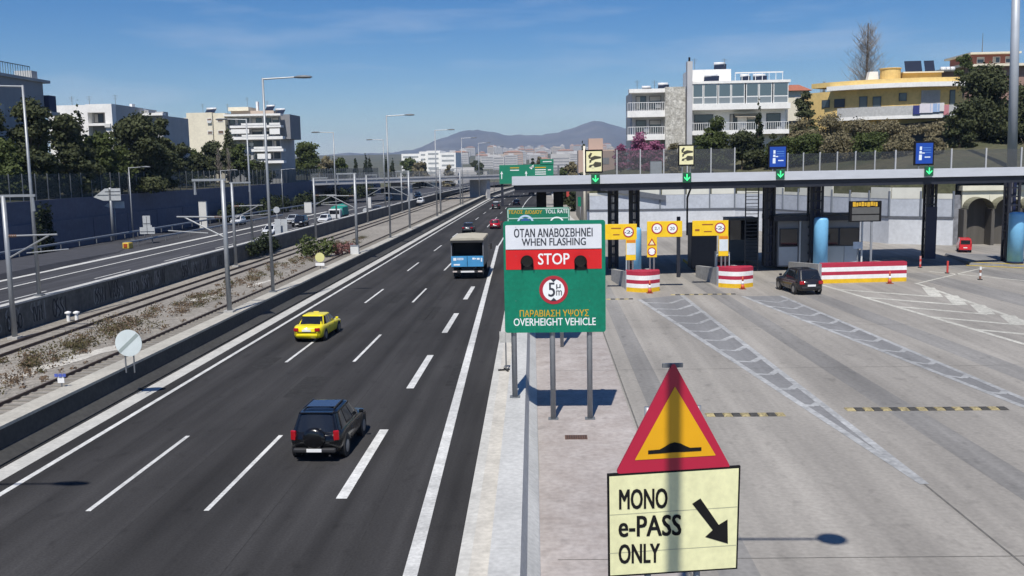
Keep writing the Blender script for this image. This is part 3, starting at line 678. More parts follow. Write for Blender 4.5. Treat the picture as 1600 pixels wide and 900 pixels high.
T(mb, "5", 856.5, 441.5, 867.5, 463.5, YS-.021, .03); T(mb, "μ", 869, 444, 876, 452, YS-.021, .03); T(mb, "m", 869, 453.5, 878, 461.5, YS-.021, .03)
mb.build('height_numeral', ink, t)
# ---- toll rate sign behind it
YT = 52.0
t = thing('toll_rate_sign', 'green toll rate sign half hidden behind the big overheight sign', 'traffic sign', (-.6, 52, 0))
x0, z1 = sx(792, 325, YT); x1, _ = sx(890, 325, YT); z0 = z1-3.2
MB().prism(rrect(x0, x1, z0, z1, .08, YT), (0, .08, 0)).build('panel', mat('sign_green_old', (.006, .16, .085), .5, .08, .8), t)
mb = MB()
for a in ((x0+.03, x1-.03, z1-.08, z1-.03), (x0+.03, x1-.03, z1-.60, z1-.55), (x0+.03, x0+.08, z0, z1-.03), (x1-.08, x1-.03, z0, z1-.03)): mb.box(a[0], a[1], YT-.008, YT-.002, a[2], a[3])
mb.build('border', mat('border_pale', (.45, .62, .55), .5, .05, 2), t)
mb = MB(); T(mb, "ΤΕΛΟΣ", 794.5, 328.5, 817, 334, YT-.012, .03, YT); T(mb, "ΔΙΟΔΙΟΥ", 820, 328.5, 847, 334, YT-.012, .03, YT); mb.build('amber_lettering', samber, t)
mb = MB(); T(mb, "TOLL RATE", 852, 327.5, 887, 333, YT-.012, .02, YT); mb.build('white_lettering', swhite, t)
c = A(821, 349, YT)
mb = MB(); mb.disc((c.x, YT-.012, c.z), .46, n=28, r0=.36); mb.build('ring_emblem', mat('emblem_pale_blue', (.45, .58, .75), .5, .05, 2), t)
MB().disc((c.x, YT-.010, c.z), .30, n=24).build('emblem_centre', mat('emblem_blue', (.03, .10, .28), .5, .05, 2), t)
c = A(870, 346, YT); mb = MB()
for k in range(9):
    a0, a1 = R(10+20*k), R(30+20*k); mb.face([(c.x+.36*math.cos(a0), YT-.012, c.z+.26*math.sin(a0)), (c.x+.36*math.cos(a1), YT-.012, c.z+.26*math.sin(a1)), (c.x+.27*math.cos(a1), YT-.012, c.z+.19*math.sin(a1)), (c.x+.27*math.cos(a0), YT-.012, c.z+.19*math.sin(a0))])
mb.box(c.x-.62, c.x-.30, YT-.013, YT-.010, c.z-.22, c.z-.12); mb.box(c.x-.2, c.x+.3, YT-.013, YT-.010, c.z-.06, c.z+.02); mb.build('pass_emblem', swhite, t)
for dx in (.5, 2.9): MB().tube((x0+dx, YT+.2, 0), (x0+dx, YT+.2, z1-.2), .10, None, 10).build('post', galv, t, True)
# ---- thin marker on the verge beside the barrier
p = G(791, 579); t = thing('marker_post', 'thin dark marker post on a cross foot beside the barrier', 'marker post', (p.x, p.y, .01))
MB().tube((p.x, p.y, 0), (p.x, p.y, 1.9), .035, None, 6).build('post', galv_d, t); MB().obox((p.x, p.y, .05), .8, .08, .08, .3).build('foot', rubber, t); MB().obox((p.x, p.y, .05), .08, .7, .07, .3).build('foot', rubber, t)
MB().box(p.x-.3, p.x+.3, p.y-.03, p.y-.005, 1.4, 1.95).build('plate', conc_l, t)
t = thing('drain_grate', 'rusty drain grate in the concrete below the overheight sign', 'drain grate', (.87, 34.5, .0))
MB().box(.46, 1.28, 34.2, 34.7, .004, .03).build('cover', mat('rusty_iron', (.10, .055, .04), .8, .25, 6), t)
mb = MB()
for k in range(9): mb.box(.52+.085*k, .56+.085*k, 34.24, 34.66, .031, .04)
mb.build('bars', mat('rust_dark', (.05, .03, .025), .8, .2, 6), t)
# ---- warning triangle and plate in front
YM = 13.0
c0 = A(1053, 735, YM); kx = (A(1158, 735, YM).x-A(948, 735, YM).x)/210; kz = (c0.z-A(1053, 890, YM).z)/155
t = thing('speed_hump_sign', 'red and yellow hump warning triangle above a pale MONO e-PASS ONLY plate', 'traffic sign', c0, rz=R(4))
lx = lambda px: (px-1053)*kx
lz = lambda py: (735-py)*kz
def tri(ax, ay, bx, by, cx, cy, r, y):
    V = [Vector((lx(ax), lz(ay))), Vector((lx(bx), lz(by))), Vector((lx(cx), lz(cy)))]; pts = []
    for i in range(3):
        p, a, b = V[i], V[i-1], V[(i+1) % 3]; u, w = (a-p).normalized(), (b-p).normalized()
        for k in range(6):
            s = k/5; q = (p+u*r*(1-s)+ (p+w*r*s) - p); pts.append((p+u*r*(1-s)**2+w*r*s**2).to_3d())
    return [(q[0], y, q[1]) for q in pts]
mb = MB(); mb.prism(tri(961, 738, 1143.5, 733.5, 1052, 570, .07, 0), (0, .05, 0)); mb.build('triangle', mat('triangle_red', (.42, .012, .045), .4, .05, 1.5, spec=.5), t)
MB().face(tri(991, 717.5, 1119, 713.5, 1054, 607, .015, -.006)).build('yellow_field', mat('triangle_yellow', (.72, .36, .004), .45, .06, 1.2), t)
mb = MB(); y = -.012
mb.face([(lx(a), y, lz(b)) for a, b in ((1012, 708.5), (1012, 703), (1030, 702), (1038, 698), (1046, 693.5), (1054, 691.5), (1063, 693.5), (1071, 697.5), (1078, 700.5), (1096, 700), (1096, 705.5))]); mb.build('hump_symbol', black, t)
MB().prism([(lx(948), 0, lz(738.5)), (lx(949), 0, lz(899)), (lx(1155.5), 0, lz(892)), (lx(1158.5), 0, lz(731))], (0, .05, 0)).build('plate_border', black, t)
MB().face([(lx(951), -.006, lz(741.5)), (lx(951.8), -.006, lz(896)), (lx(1152.8), -.006, lz(889.5)), (lx(1155.5), -.006, lz(734))]).build('plate', mat('plate_cream', (.74, .73, .43), .5, .08, 2.0, stretch=(1, 1, .3), scale2=9), t)
mb = MB()
for py in (797.5, 857.5): mb.face([(lx(951), -.009, lz(py+3.2)), (lx(951), -.009, lz(py+4.2)), (lx(1154), -.009, lz(py-3.2)), (lx(1154), -.009, lz(py-4.2))])
mb.build('seam', mat('seam_grey', (.42, .42, .28), .6, .05, 3), t)
mb = MB()
for body, a, b, c, d in (("MONO", 966, 761.5, 1043, 793), ("e-PASS", 965, 803, 1065, 836), ("ONLY", 965, 847, 1031, 878)): mb.text(body, lx(a), lx(c), lz(d), lz(b), -.012, 0, .05)
mb.face([(lx(a), -.012, lz(b)) for a, b in ((1082, 787), (1095, 779), (1124.5, 821), (1138.5, 813), (1139.5, 851), (1103, 839.5), (1115, 829))]); mb.build('lettering', black, t)
for dx in (-.35, .35): MB().tube((dx, .10, -c0.z), (dx, .10, lz(640)), .05, None, 10).build('post', galv, t, True)
MB().box(lx(1036), lx(1068), .052, .10, lz(580), lz(574)).build('clamp', galv_d, t)
# unseen lamp: pole and boom invented to shade the sign, its head the concrete
t = thing('shadow_lamp', 'unseen grey lamp on an added boom, placed for the shadows on and beside the MONO plate', 'street lamp', (-.75, -1.6, 0))
hz = 16.3; tip = Vector((7.38-.1*hz, 24.75-.64*hz, hz)); el = Vector((tip.x-2.9, tip.y+.05, hz)); sh_ = Vector((.10, .64, 0)).normalized()
bx = c0.x-.1*8.5; by = YM-.64*8.5; st = Vector((bx, by, hz)); pole = st-sh_*(by+1.6)/sh_.y; end = st+sh_*((tip.y-by)/sh_.y)
MB().tube((pole.x, pole.y, 0), (pole.x, pole.y, hz), .16, .11, 12).build('pole', galv, t, True)
MB().tube(pole, end, .115, .10, 12).build('boom', galv, t, True); MB().tube(end, tip, .07, .05, 8).build('arm', galv, t)
MB().lathe((tip.x, tip.y, hz), [(.03, .16), (.34, .1), (.40, 0), (.2, -.12)], 16).build('lamp_head', galv_d, t, True)
# ---- canopy
YF = lambda x: 80+.135*(x+3.1)
def cbox(mb, x0, x1, d0, d1, z0, z1, m=0):
    return mb.grid([[(x0, YF(x0)+d0, z), (x1, YF(x1)+d0, z), (x1, YF(x1)+d1, z), (x0, YF(x0)+d1, z)] for z in (z0, z1)], m)
t = thing('toll_canopy', 'long flat toll plaza canopy with pale fascia beam over all lanes', 'canopy', (18, 92, 0))
cbox(MB(), -3.1, 52, 0, .9, 8.33, 9.06).build('fascia_beam', mat('fascia_grey', (.50, .52, .56), .6, .06, .8, stretch=(1, 1, 4)), t)
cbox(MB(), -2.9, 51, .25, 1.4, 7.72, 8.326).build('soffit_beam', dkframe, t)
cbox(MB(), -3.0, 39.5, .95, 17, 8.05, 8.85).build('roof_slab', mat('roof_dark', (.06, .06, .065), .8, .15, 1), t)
mb = MB()
for x in range(-2, 39, 4): cbox(mb, x, x+.25, 1.5, 16.8, 7.75, 8.046)
mb.build('roof_beam', dkframe, t)
blue = mat('drum_blue', (.20, .50, .78), .5, .06, .8, stretch=(1, 1, .3), scale2=3)
def lattice(x, y, w, z0, label, nv_=None):
    t = thing('lattice_column', label, 'column', (x, y, z0), 'dark steel columns under the canopy')
    for a in (-1, 1):
        for b in (-1, 1): MB().box(x+a*w/2-.1, x+a*w/2+.1, y+b*w/2-.1, y+b*w/2+.1, z0, 8.0).build('chord', dkframe, t)
    mb = MB(); n = int((8-z0)/.8)
    for k in range(n):
        z = z0+.4+.8*k
        for a in (-1, 1): mb.box(x-w/2+.1, x+w/2-.1, y+a*w/2-.03, y+a*w/2+.03, z, z+.14); mb.box(x+a*w/2-.03, x+a*w/2+.03, y-w/2+.1, y+w/2-.1, z, z+.14)
    mb.build('batten', dkframe, t)
    MB().box(x-w/2+.11, x-.10, y-.1, y+w/2-.1, z0, 8.0).build('infill_panel', navy, t); MB().box(x+.10, x+w/2-.11, y-.1, y+w/2-.1, z0, 8.0).build('infill_panel', navy, t)
    MB().box(x-.06, x+.06, y+.0, y+.2, z0, 8.0).build('conduit', mat('conduit', (.10, .10, .12), .5, .1, 3), t)
    if nv_: MB().box(x-w/2-.12, x+w/2+.12, y-w/2-.13, y-w/2-.105, z0, nv_).build('navy_cladding', navy, t)
lattice(5.9, 90, .75, .25, 'left one of the twin dark columns behind the leftmost yellow lane sign')
lattice(7.9, 90.4, .75, .25, 'right one of the twin dark columns behind the leftmost yellow lane sign')
lattice(20.3, 90, .8, .25, 'dark column at the left corner of the toll booth roof')
lattice(24.15, 88.6, 1.0, .25, 'dark column rising above the light blue drum at the booth')
lattice(36.9, 95, .8, .25, 'dark column with navy cladding right of the amber display', 5.3)
lattice(42.9, 91.2, .9, .25, 'dark column above the rightmost light blue drum')
for xx, lb in ((-.7, 'left black pier under the left end of the canopy'), (.75, 'right black pier under the left end of the canopy')):
    o = MB().box(xx-.42, xx+.42, 82.6, 83.6, 0, 7.7).build('canopy_pier', black, loc=(xx, 83, 0), bevel=.03); tag(o, lb, 'column')
def drum(x, y, r, z0, z1, label):
    t = thing('blue_drum', label, 'column', (x, y, z0), 'light blue drum columns')
    MB().lathe((x, y, 0), [(r, z0), (r, z1-.25), (r*.92, z1-.08), (r*.6, z1)], 28).build('drum', blue, t, True)
    MB().lathe((x, y, 0), [(r*1.06, z0), (r*1.06, z0+.12), (r*1.0, z0+.14)], 28).build('collar', navy, t)
drum(24.05, 86.2, .62, .3, 4.95, 'light blue drum column in front of the toll booth')
drum(42.6, 89.4, .68, .3, 4.95, 'light blue drum column at the right edge of the plaza')
drum(7.25, 83.0, .62, .3, 4.5, 'light blue drum column behind the leftmost yellow lane sign')
# lane signs on the fascia
def lane_sign(px0, px1, py0, py1, kind, label):
    xm = (A(px0, py0, 81).x+A(px1, py0, 81).x)/2; Y = YF(xm)+.3
    a, b = A(px0, py0, Y), A(px1, py1, Y); w = (b.x-a.x)/2; h = (a.z-b.z)/2; cx, cz = (a.x+b.x)/2, (a.z+b.z)/2
    t = thing('lane_sign', label, 'lane sign', (cx, Y, 9.06), 'lane signs on top of the canopy beam')
    MB().box(cx-w, cx+w, Y, Y+.25, cz-h, cz+h).build('frame', black, t, bevel=.02)
    y = Y-.006; X = lambda u: cx+u*w*.86
    Z = lambda v: cz+v*h*.86
    if kind == 'cash':
        MB().face([(X(-1), y, Z(-1)), (X(1), y, Z(-1)), (X(1), y, Z(1)), (X(-1), y, Z(1))]).build('face', mat('lane_cream', (.78, .72, .36), .5, .1, .8, col2=(.80, .76, .52)), t)
        mb = MB(); y -= .005
        P = lambda pts: mb.face([(X(u), y, Z(v)) for u, v in pts])
        P([(-.75, .55), (-.45, .85), (-.2, .80), (-.5, .35), (-.65, .2)]); P([(-.55, .35), (.1, .55), (.95, .45), (.95, .28), (.2, .2), (-.3, .05)])
        P([(-.7, -.62), (-.6, -.38), (-.1, -.30), (.15, -.05), (.95, -.12), (.95, -.5), (.3, -.6)])
        P([(-.6, .1), (-.3, .2), (-.35, -.1), (-.6, -.2)])
        mb.build('pictogram', mat('picto_dark', (.05, .045, .03), .6, .1, 3), t)
        MB().disc((X(-.15), y-.004, Z(-.58)), w*.17, n=16).build('wheel_mark', mat('picto_cream', (.7, .66, .4), .5, .05, 3), t)
    else:
        MB().face([(X(-1), y, Z(-1)), (X(1), y, Z(-1)), (X(1), y, Z(1)), (X(-1), y, Z(1))]).build('face', mat('lane_blue', (.008, .06, .36), .45, .1, 1), t)
        mb = MB(); y -= .005
        for u0, u1, v0, v1 in ((-.62, -.28, -.65, -.12), (-.58, -.30, -.02, .22), (-.55, -.3, .32, .66), (-.28, .05, -.02, .08), (.05, .72, -.42, -.32)): mb.face([(X(u0), y, Z(v0)), (X(u1), y, Z(v0)), (X(u1), y, Z(v1)), (X(u0), y, Z(v1))])
        mb.build('pictogram', mat('picto_white', (.72, .80, .88), .5, .05, 3), t)
        mb = MB()
        for u0, u1, v0, v1 in ((-.15, .8, .5, .56), (-.15, .8, .28, .34), (.1, .8, .05, .1)): mb.face([(X(u0), y, Z(v0)), (X(u1), y, Z(v0)), (X(u1), y, Z(v1)), (X(u0), y, Z(v1))])
        mb.build('stripes', mat('picto_pale_blue', (.10, .25, .6), .5, .05, 3), t)
    for d in (-.5, .5): MB().box(cx+d*w-.05, cx+d*w+.05, Y+.05, Y+.15, 9.06, cz-h+.02).build('bracket', galv_d, t)
lane_sign(914, 942, 234, 270, 'cash', 'black framed pale yellow lane sign at the left end of the beam')
lane_sign(1060, 1085, 226, 259, 'cash', 'brighter yellow lane sign second along the canopy beam')
lane_sign(1201, 1229.5, 227, 263, 'pass', 'blue lane sign on the beam over the toll booth')
lane_sign(1429.5, 1459, 221, 258, 'pass', 'blue lane sign on the beam over the right hand lane')
arrow_g = emit('arrow_green', (.05, .95, .25), 1.0)
def lane_light(px, py, label):
    x = A(px, py, 82).x; Y = YF(x); c = A(px, py, Y-.15)
    t = thing('lane_light', label, 'lane light', (c.x, Y-.16, c.z), 'green arrow lights on the canopy beam')
    MB().box(c.x-.36, c.x+.36, Y-.16, Y-.003, c.z-.42, c.z+.42).build('housing', mat('light_housing', (.012, .09, .045), .5, .1, 3), t, bevel=.02)
    mb = MB(); y = Y-.167
    mb.box(c.x-.045, c.x+.045, y, y+.004, c.z-.12, c.z+.30)
    for s in (-1, 1): mb.face([(c.x, y, c.z-.27), (c.x+s*.24, y, c.z-.02), (c.x+s*.24, y, c.z+.09), (c.x, y, c.z-.14)])
    mb.build('arrow', arrow_g, t)
lane_light(930.5, 279.5, 'green arrow light below the black framed yellow lane sign'); lane_light(1073.5, 277.5, 'green arrow light below the brighter yellow lane sign')
lane_light(1219.5, 272.5, 'green arrow light below the blue sign over the booth'); lane_light(1452, 267.5, 'dim green arrow light at the right hand blue sign')
# islands
def stripes(mb, pts, zs):            # pts along the nose, zs: (z, material)
    for (z0, m), (z1, _) in zip(zs, zs[1:]):
        for (a, b), (c, d) in zip(pts, pts[1:]): mb.face([(a, b, z0), (c, d, z0), (c, d, z1), (a, b, z1)], m)
ZS = [(0.0, 2), (.34, 1), (.66, 0), (.95, 1), (1.3, 0), (1.62, 0)]
nose_m = [mat('nose_red', (.40, .02, .05), .6, .08, 2), mat('nose_white', (.78, .77, .76), .6, .08, 2), mat('nose_yellow', (.72, .44, .01), .6, .15, 2)]
def island(x0, x1, y0, y1, bulge, label, skew=0):
    t = thing('toll_island', label, 'toll island', ((x0+x1)/2, y0, 0), 'toll islands with striped noses')
    pts = []
    for k in range(13): u = k/12; pts.append((x0+(x1-x0)*u, y0+skew*u+bulge*(1-math.cos((u-.5)*math.pi))*.9 if bulge else y0+skew*u))
    mb = MB(); stripes(mb, pts, ZS); mb.face([(a, b, 1.62) for a, b in pts]+[(x1, y0+skew+bulge+.8, 1.62), (x0, y0+bulge+.8, 1.62)], 0)
    mb.face([(x0, y0+bulge*.9, 0), (x0, y0+bulge*.9, 1.62), (x0, y0+bulge+.8, 1.62), (x0, y0+bulge+.8, 0)], 1)
    mb.build('striped_nose', nose_m, t)
    w = .35; ya = y0+bulge+.6+max(0, skew)
    for xx, sp in ((x0+.12, -.85), (x1-.12-w, 0)): MB().grid([[(xx, ya, .0), (xx+w, ya, 0), (xx+w, ya, 1.45), (xx, ya, 1.45)], [(xx+sp, ya+6.5, 0), (xx+sp+w, ya+6.5, 0), (xx+sp+w, ya+6.5, 1.0), (xx+sp, ya+6.5, 1.0)]]).build('side_wall', conc, t)
    MB().box(x0+.1, x1-.1, ya+.1, y1, 0, .28).build('kerb_base', conc, t)
    MB().box(x0+.04, x0+.099, ya+.1, y1, 0, .26).build('yellow_kerb', nose_m[2], t); MB().box(x1-.099, x1-.04, ya+.1, y1, 0, .26).build('yellow_kerb', nose_m[2], t)
    return t
island(5.95, 8.55, 74.3, 97, .9, 'toll island with a red and white nose at the leftmost lane')
island(13.45, 16.2, 76.2, 98, .9, 'toll island with a red and white nose under the second yellow lane sign')
island(22.0, 29.1, 78.4, 99, 0, 'wide toll island with long striped wall in front of the booth', .8)
island(39.3, 46, 89.0, 104, .0, 'low toll island under the rightmost blue drum', .4) if False else None
o = MB().grid([[(39.0, 90.6, .0), (48, 84.0, 0), (48, 96, 0), (40.5, 100, 0)], [(39.1, 90.7, .26), (48, 84.1, .26), (48, 96, .26), (40.6, 99.9, .26)]]).build('kerb_island', concrete_grey, loc=(43, 91, 0)); tag(o, 'low grey kerb island with yellow edge below the rightmost drum', 'kerb island')
ke = MB(); line(ke, (38.7, 90.5), (48, 83.7), .5, .02); line(ke, (39.1, 91.1), (48, 84.6), .5, .265); struct(ke.build('yellow_kerb_line', mat('kerb_yellow', (.50, .36, .03), .8, .25, 2)))
# yellow L shaped lane signs
def circle_mark(t, cx, cz, y, r, txt=None, tri_=False):
    o = MB().disc((cx, y-.02, cz), r, n=28, t=.017).build('round_mark', mat('ring_red', (.4, .02, .03)), t)
    MB().disc((cx, y-.024, cz), r*.78, n=24).build('mark_face', swhite, o)
    mb = MB(); yy = y-.028
    if txt: mb.text(txt, cx-r*.42, cx+r*.42, cz-r*.30, cz+r*.30, yy, 0, .03)
    if tri_:
        mb.face([(cx-r*.74, yy, cz-r*.25), (cx-r*.4, yy, cz-r*.12), (cx-r*.7, yy, cz+.02)]); mb.face([(cx+r*.74, yy, cz-r*.25), (cx+r*.7, yy, cz+.02), (cx+r*.4, yy, cz-r*.12)])
    mb.build('numeral', ink, o)
def l_sign(Y, bar, vert, side, marks, label, extras):
    a, b = A(bar[0], bar[1], Y), A(bar[2], bar[3], Y); c, d = A(vert[0], vert[1], Y), A(vert[2], vert[3], Y)
    t = thing('gantry_sign', label, 'lane sign', ((c.x+d.x)/2, Y, 0), 'yellow L shaped signs on the toll islands')
    MB().box(a.x, b.x, Y, Y+.12, b.z, a.z).build('crossbar', yellow, t, bevel=.015)
    MB().box(c.x, d.x, Y, Y+.12, d.z, b.z-.003).build('upright', yellow, t, bevel=.015)
    for u in (.3, .7): x = c.x+(d.x-c.x)*u; MB().box(x-.06, x+.06, Y+.02, Y+.1, 1.4 if Y > 76 else 1.2, d.z-.003).build('leg', galv_d, t)
    for px, py, r, txt, tr in marks: v = A(px, py, Y); circle_mark(t, v.x, v.z, Y, r, txt, tr)
    for kind, q in extras:
        v, w = A(q[0], q[1], Y), A(q[2], q[3], Y)
        mm = {'orange': mat('label_orange', (.70, .22, .01), .5, .1, 3), 'panel': mat('panel_pale', (.60, .66, .70), .5, .1, 2), 'dark': mat('label_dark', (.30, .10, .02), .5, .1, 3)}[kind]
        MB().box(v.x, w.x, Y-.012, Y-.003, w.z, v.z).build({'orange': 'orange_stripe', 'panel': 'white_panel', 'dark': 'small_print'}[kind], mm, t)
    return t
l_sign(75.6, (943, 350.5, 995, 374), (978, 374, 993.5, 406.5), 1, ((982, 362.5, .42, '2', True),), 'yellow lane sign partly hidden behind the green overheight sign', (('orange', (979, 375, 993, 379)), ('panel', (979, 380, 993, 398)), ('dark', (955, 356, 970, 357.5)), ('dark', (958, 366, 968, 367.5))))
t = l_sign(75.9, (1011, 346, 1066, 370), (1011, 370, 1026.5, 402), -1, ((1026.5, 357, .43, '2,1', False), (1050.5, 357, .43, '20', False), (1018.5, 393, .33, None, True)), 'yellow lane sign with the number 20 and two round marks', ())
v = A(1018.5, 379, 75.9)
o = MB().prism([(v.x-.33, 75.888, v.z-.22), (v.x+.33, 75.888, v.z-.22), (v.x, 75.888, v.z+.34)], (0, .008, 0)).build('warning_triangle', mat('ring_red', (.4, .02, .03)), t)
MB().face([(v.x-.2, 75.884, v.z-.15), (v.x+.2, 75.884, v.z-.15), (v.x, 75.884, v.z+.19)]).build('triangle_face', mat('lane_cream', (.78, .72, .36)), o)
l_sign(77.4, (1082, 345, 1138, 368), (1123, 368, 1138, 400), 1, ((1125, 356, .43, '2', True),), 'yellow lane sign at the second island with one round mark on the right', (('orange', (1124, 369, 1137.5, 373)), ('panel', (1124, 374, 1137.5, 392)), ('dark', (1097, 350, 1114, 351.5)), ('dark', (1100, 361, 1112, 362.5)), ('dark', (1086, 358, 1093, 361))))
# lane equipment: cabinets and height posts on the islands
def box_thing(name, cat, label, x0, x1, y0, y1, z0, z1, m, grp=None, extra=None):
    t = thing(name, label, cat, ((x0+x1)/2, (y0+y1)/2, z0), grp)
    MB().box(x0, x1, y0, y1, z0, z1).build('body', m, t, bevel=.03)
    if extra: MB().box(x0+.08, x1-.08, y0-.012, y0-.002, z0+(z1-z0)*.5, z1-.15).build('screen', glass_dk, t)
    MB().box(x0-.03, x1+.03, y0-.03, y1+.03, z1+.002, z1+.06).build('lid', galv_d, t)
pale_cab = mat('cabinet_grey_blue', (.42, .47, .52), .5, .08, 2)
box_thing('payment_cabinet', 'cabinet', 'grey blue cabinet behind the leftmost yellow lane sign', 6.2, 6.75, 78.5, 79.3, .28, 2.4, pale_cab, None, 1)
box_thing('payment_cabinet', 'cabinet', 'grey blue cabinet left of the upright of the second island sign', 13.7, 14.8, 79.5, 80.3, .28, 2.5, pale_cab, None, 1)
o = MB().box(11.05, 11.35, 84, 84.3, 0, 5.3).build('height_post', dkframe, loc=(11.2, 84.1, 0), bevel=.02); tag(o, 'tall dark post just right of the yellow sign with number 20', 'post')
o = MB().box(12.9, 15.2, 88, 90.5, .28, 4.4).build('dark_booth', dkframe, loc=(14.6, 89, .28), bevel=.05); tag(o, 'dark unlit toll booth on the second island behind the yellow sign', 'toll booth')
# booth
t = thing('toll_booth', 'toll booth with dark windows and pale lower panels behind the light blue drum', 'toll booth', (24.5, 89.5, .28))
bm = mat('booth_grey', (.42, .46, .50), .5, .08, 1)
MB().box(20.9, 28.3, 88.9, 92.8, .28, 4.5).build('shell', mat('booth_dark', (.20, .21, .225), .6, .1, 1), t)
MB().box(20.4, 28.9, 88.3, 93.4, 4.502, 4.95).build('roof', dkframe, t)
for x0, x1 in ((21.0, 22.7), (24.7, 26.9), (26.95, 28.2)): MB().box(x0, x1, 88.84, 88.896, .4, 2.1).build('lower_panel', bm if x0 != 24.7 else mat('booth_pale', (.45, .48, .49), .5, .06, 1), t)
for x0, x1 in ((21.05, 22.72), (24.65, 26.4), (26.44, 28.25)): 
    o = MB().box(x0, x1, 88.80, 88.895, 2.16, 3.8).build('window', dkframe, t); MB().box(x0+.08, x1-.08, 88.79, 88.799, 2.22, 3.74).build('pane', glass_dk, o)
for x in (22.85, 28.45): MB().box(x-.07, x+.07, 88.6, 88.74, .28, 4.5).build('frame_post', mat('frame_pale', (.55, .57, .58), .5, .05, 2), t)
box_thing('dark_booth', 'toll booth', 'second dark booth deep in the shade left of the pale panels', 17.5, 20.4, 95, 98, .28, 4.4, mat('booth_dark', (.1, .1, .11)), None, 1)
MB_l = thing('ladder', 'dark steel ladder up to the canopy roof behind the motorcycle', 'ladder', (18.3, 88, 0))
for x in (17.75, 18.9): MB().box(x-.05, x+.05, 87.95, 88.05, 0, 8.0).build('stile', dkframe, MB_l)
mb = MB()
for k in range(24): mb.box(17.8, 18.85, 87.97, 88.03, .4+.32*k, .46+.32*k)
mb.build('rungs', dkframe, MB_l)
o = MB().tube((13.2, 93, 3.0), (13.2, 93, 6.6), .09).tube((13.2, 93, 6.6), (13.7, 93, 8.0), .09).build('bent_post', dkframe, loc=(13.2, 93, 3)); tag(o, 'thin bent dark pipe hanging from the canopy above the second sign', 'pipe')
t = thing('amber_display', 'black framed display with amber dot header above the striped wall', 'display', (26.4, 82, 0))
a, b = A(1328, 314.5, 82), A(1377, 346, 82)
MB().box(a.x, b.x, 82, 82.3, b.z, a.z).build('frame', black, t, bevel=.03)
for f0, f1 in ((.30, .62), (.68, .95)): MB().box(a.x+.2, b.x-.2, 81.985, 81.997, a.z-(a.z-b.z)*f1, a.z-(a.z-b.z)*f0).build('dark_field', mat('display_grey', (.10, .10, .095), .5, .1, 2), t)
am = mat('amber_dots', (.65, .38, .02), .5, .3, 6); mb = MB(); rd = random.Random(2); x = a.x+.25
while x < b.x-.35: w = rd.uniform(.12, .26); mb.box(x, x+w, 81.98, 81.996, a.z-.38-rd.uniform(0, .08), a.z-.06-rd.uniform(0, .08)); x += w+.04
mb.build('amber_header', am, t)
for x in (b.x-.75,): MB().box(x-.08, x+.08, 82.05, 82.2, .28, b.z-.002).build('post', galv, t)
# cones and posts
def cone(loc, label, h=.8):
    t = thing('traffic_cone', label, 'traffic cone', loc, 'traffic cones at the toll islands'); x, y, z = loc
    MB().box(x-.24, x+.24, y-.24, y+.24, z+.002, z+.05).build('foot', mat('cone_foot', (.25, .06, .02), .7, .2, 3), t)
    o_ = mat('cone_red', (.60, .10, .04), .5, .1, 3); k = h/.8
    MB().lathe((x, y, z), [(.17, .051), (.11, .30*k)], 12).build('lower_cone', o_, t, True); MB().lathe((x, y, z), [(.11, .30*k), (.075, .5*k)], 12).build('white_band', white, t, True); MB().lathe((x, y, z), [(.075, .5*k), (.035, .8*k)], 12).build('cone_tip', o_, t, True)
for q, l in (((7.65, 73.9, 0), 'cone in front of the leftmost striped island nose'), ((15.1, 75.6, 0), 'cone in front of the second striped island nose'), ((27.3, 77.9, 0), 'cone at the right end of the long striped wall')): cone(q, l, 1.0)
def delineator(loc, label, m1, m2):
    t = thing('delineator', label, 'delineator post', loc, 'flexible delineator posts on the right lane'); x, y, z = loc
    MB().lathe((x, y, z), [(.2, 0), (.2, .05), (.08, .08)], 12).build('foot', rubber, t)
    for k in range(4): MB().tube((x, y, .08+.25*k), (x, y, .33+.25*k), .085, None, 10, cap=(k == 3)).build('band', m1 if k % 2 == 0 else m2, t)
rr = mat('post_red', (.55, .05, .04), .5, .1, 3)
delineator((33.9, 89.0, 0), 'slim delineator at the edge of the canopy shadow', rr, mat('post_pink', (.6, .3, .28), .5, .1, 3)); delineator((34.5, 84.4, 0), 'all red delineator in the middle of the right lane', rr, rr); delineator((35.2, 79.6, 0), 'dirty red and white delineator nearest on the right lane', mat('post_brown', (.25, .12, .08), .6, .2, 3), white)
o = thing('round_sign', 'small pale sign on a thin post behind the long striped wall', 'traffic sign', (25.9, 80.6, .3))
MB().tube((26.6, 84, .28), (26.6, 84, 2.9), .05).build('post', galv, o); MB().box(26.2, 27.0, 83.9, 83.96, 2.3, 2.9).build('plate', mat('panel_pale', (.6, .66, .7)), o)
# ---- retaining wall behind the toll
wl_ = mat('pale_wall', (.52, .54, .57), .8, .10, .3, stretch=(1, 1, .35), scale2=2.5); wl2 = mat('wall_panel', (.42, .45, .50), .7, .10, .4, scale2=3); wl3 = mat('cream_panel', (.58, .58, .52), .7, .08, .6)
t = thing('plaza_wall', 'pale panelled retaining wall behind the toll plaza carrying the upper street', 'wall', (27, 141, 0))
def wallseg(p, q, z0, z1, m, name, off=0.0, th=.4):
    d = Vector((q[0]-p[0], q[1]-p[1], 0)).normalized(); n = Vector((-d.y, d.x, 0));  n = n if n.y < 0 or (abs(n.y) < .3 and n.x < 0) else -n
    a, b = Vector((p[0], p[1], 0))+n*off, Vector((q[0], q[1], 0))+n*off; c, e = b-n*th, a-n*th
    MB().grid([[(v.x, v.y, z) for v in (a, b, c, e)] for z in (z0, z1)]).build(name, m, t)
    return a, b, n
pts = WALLPTS[1:6]
rd = random.Random(5)
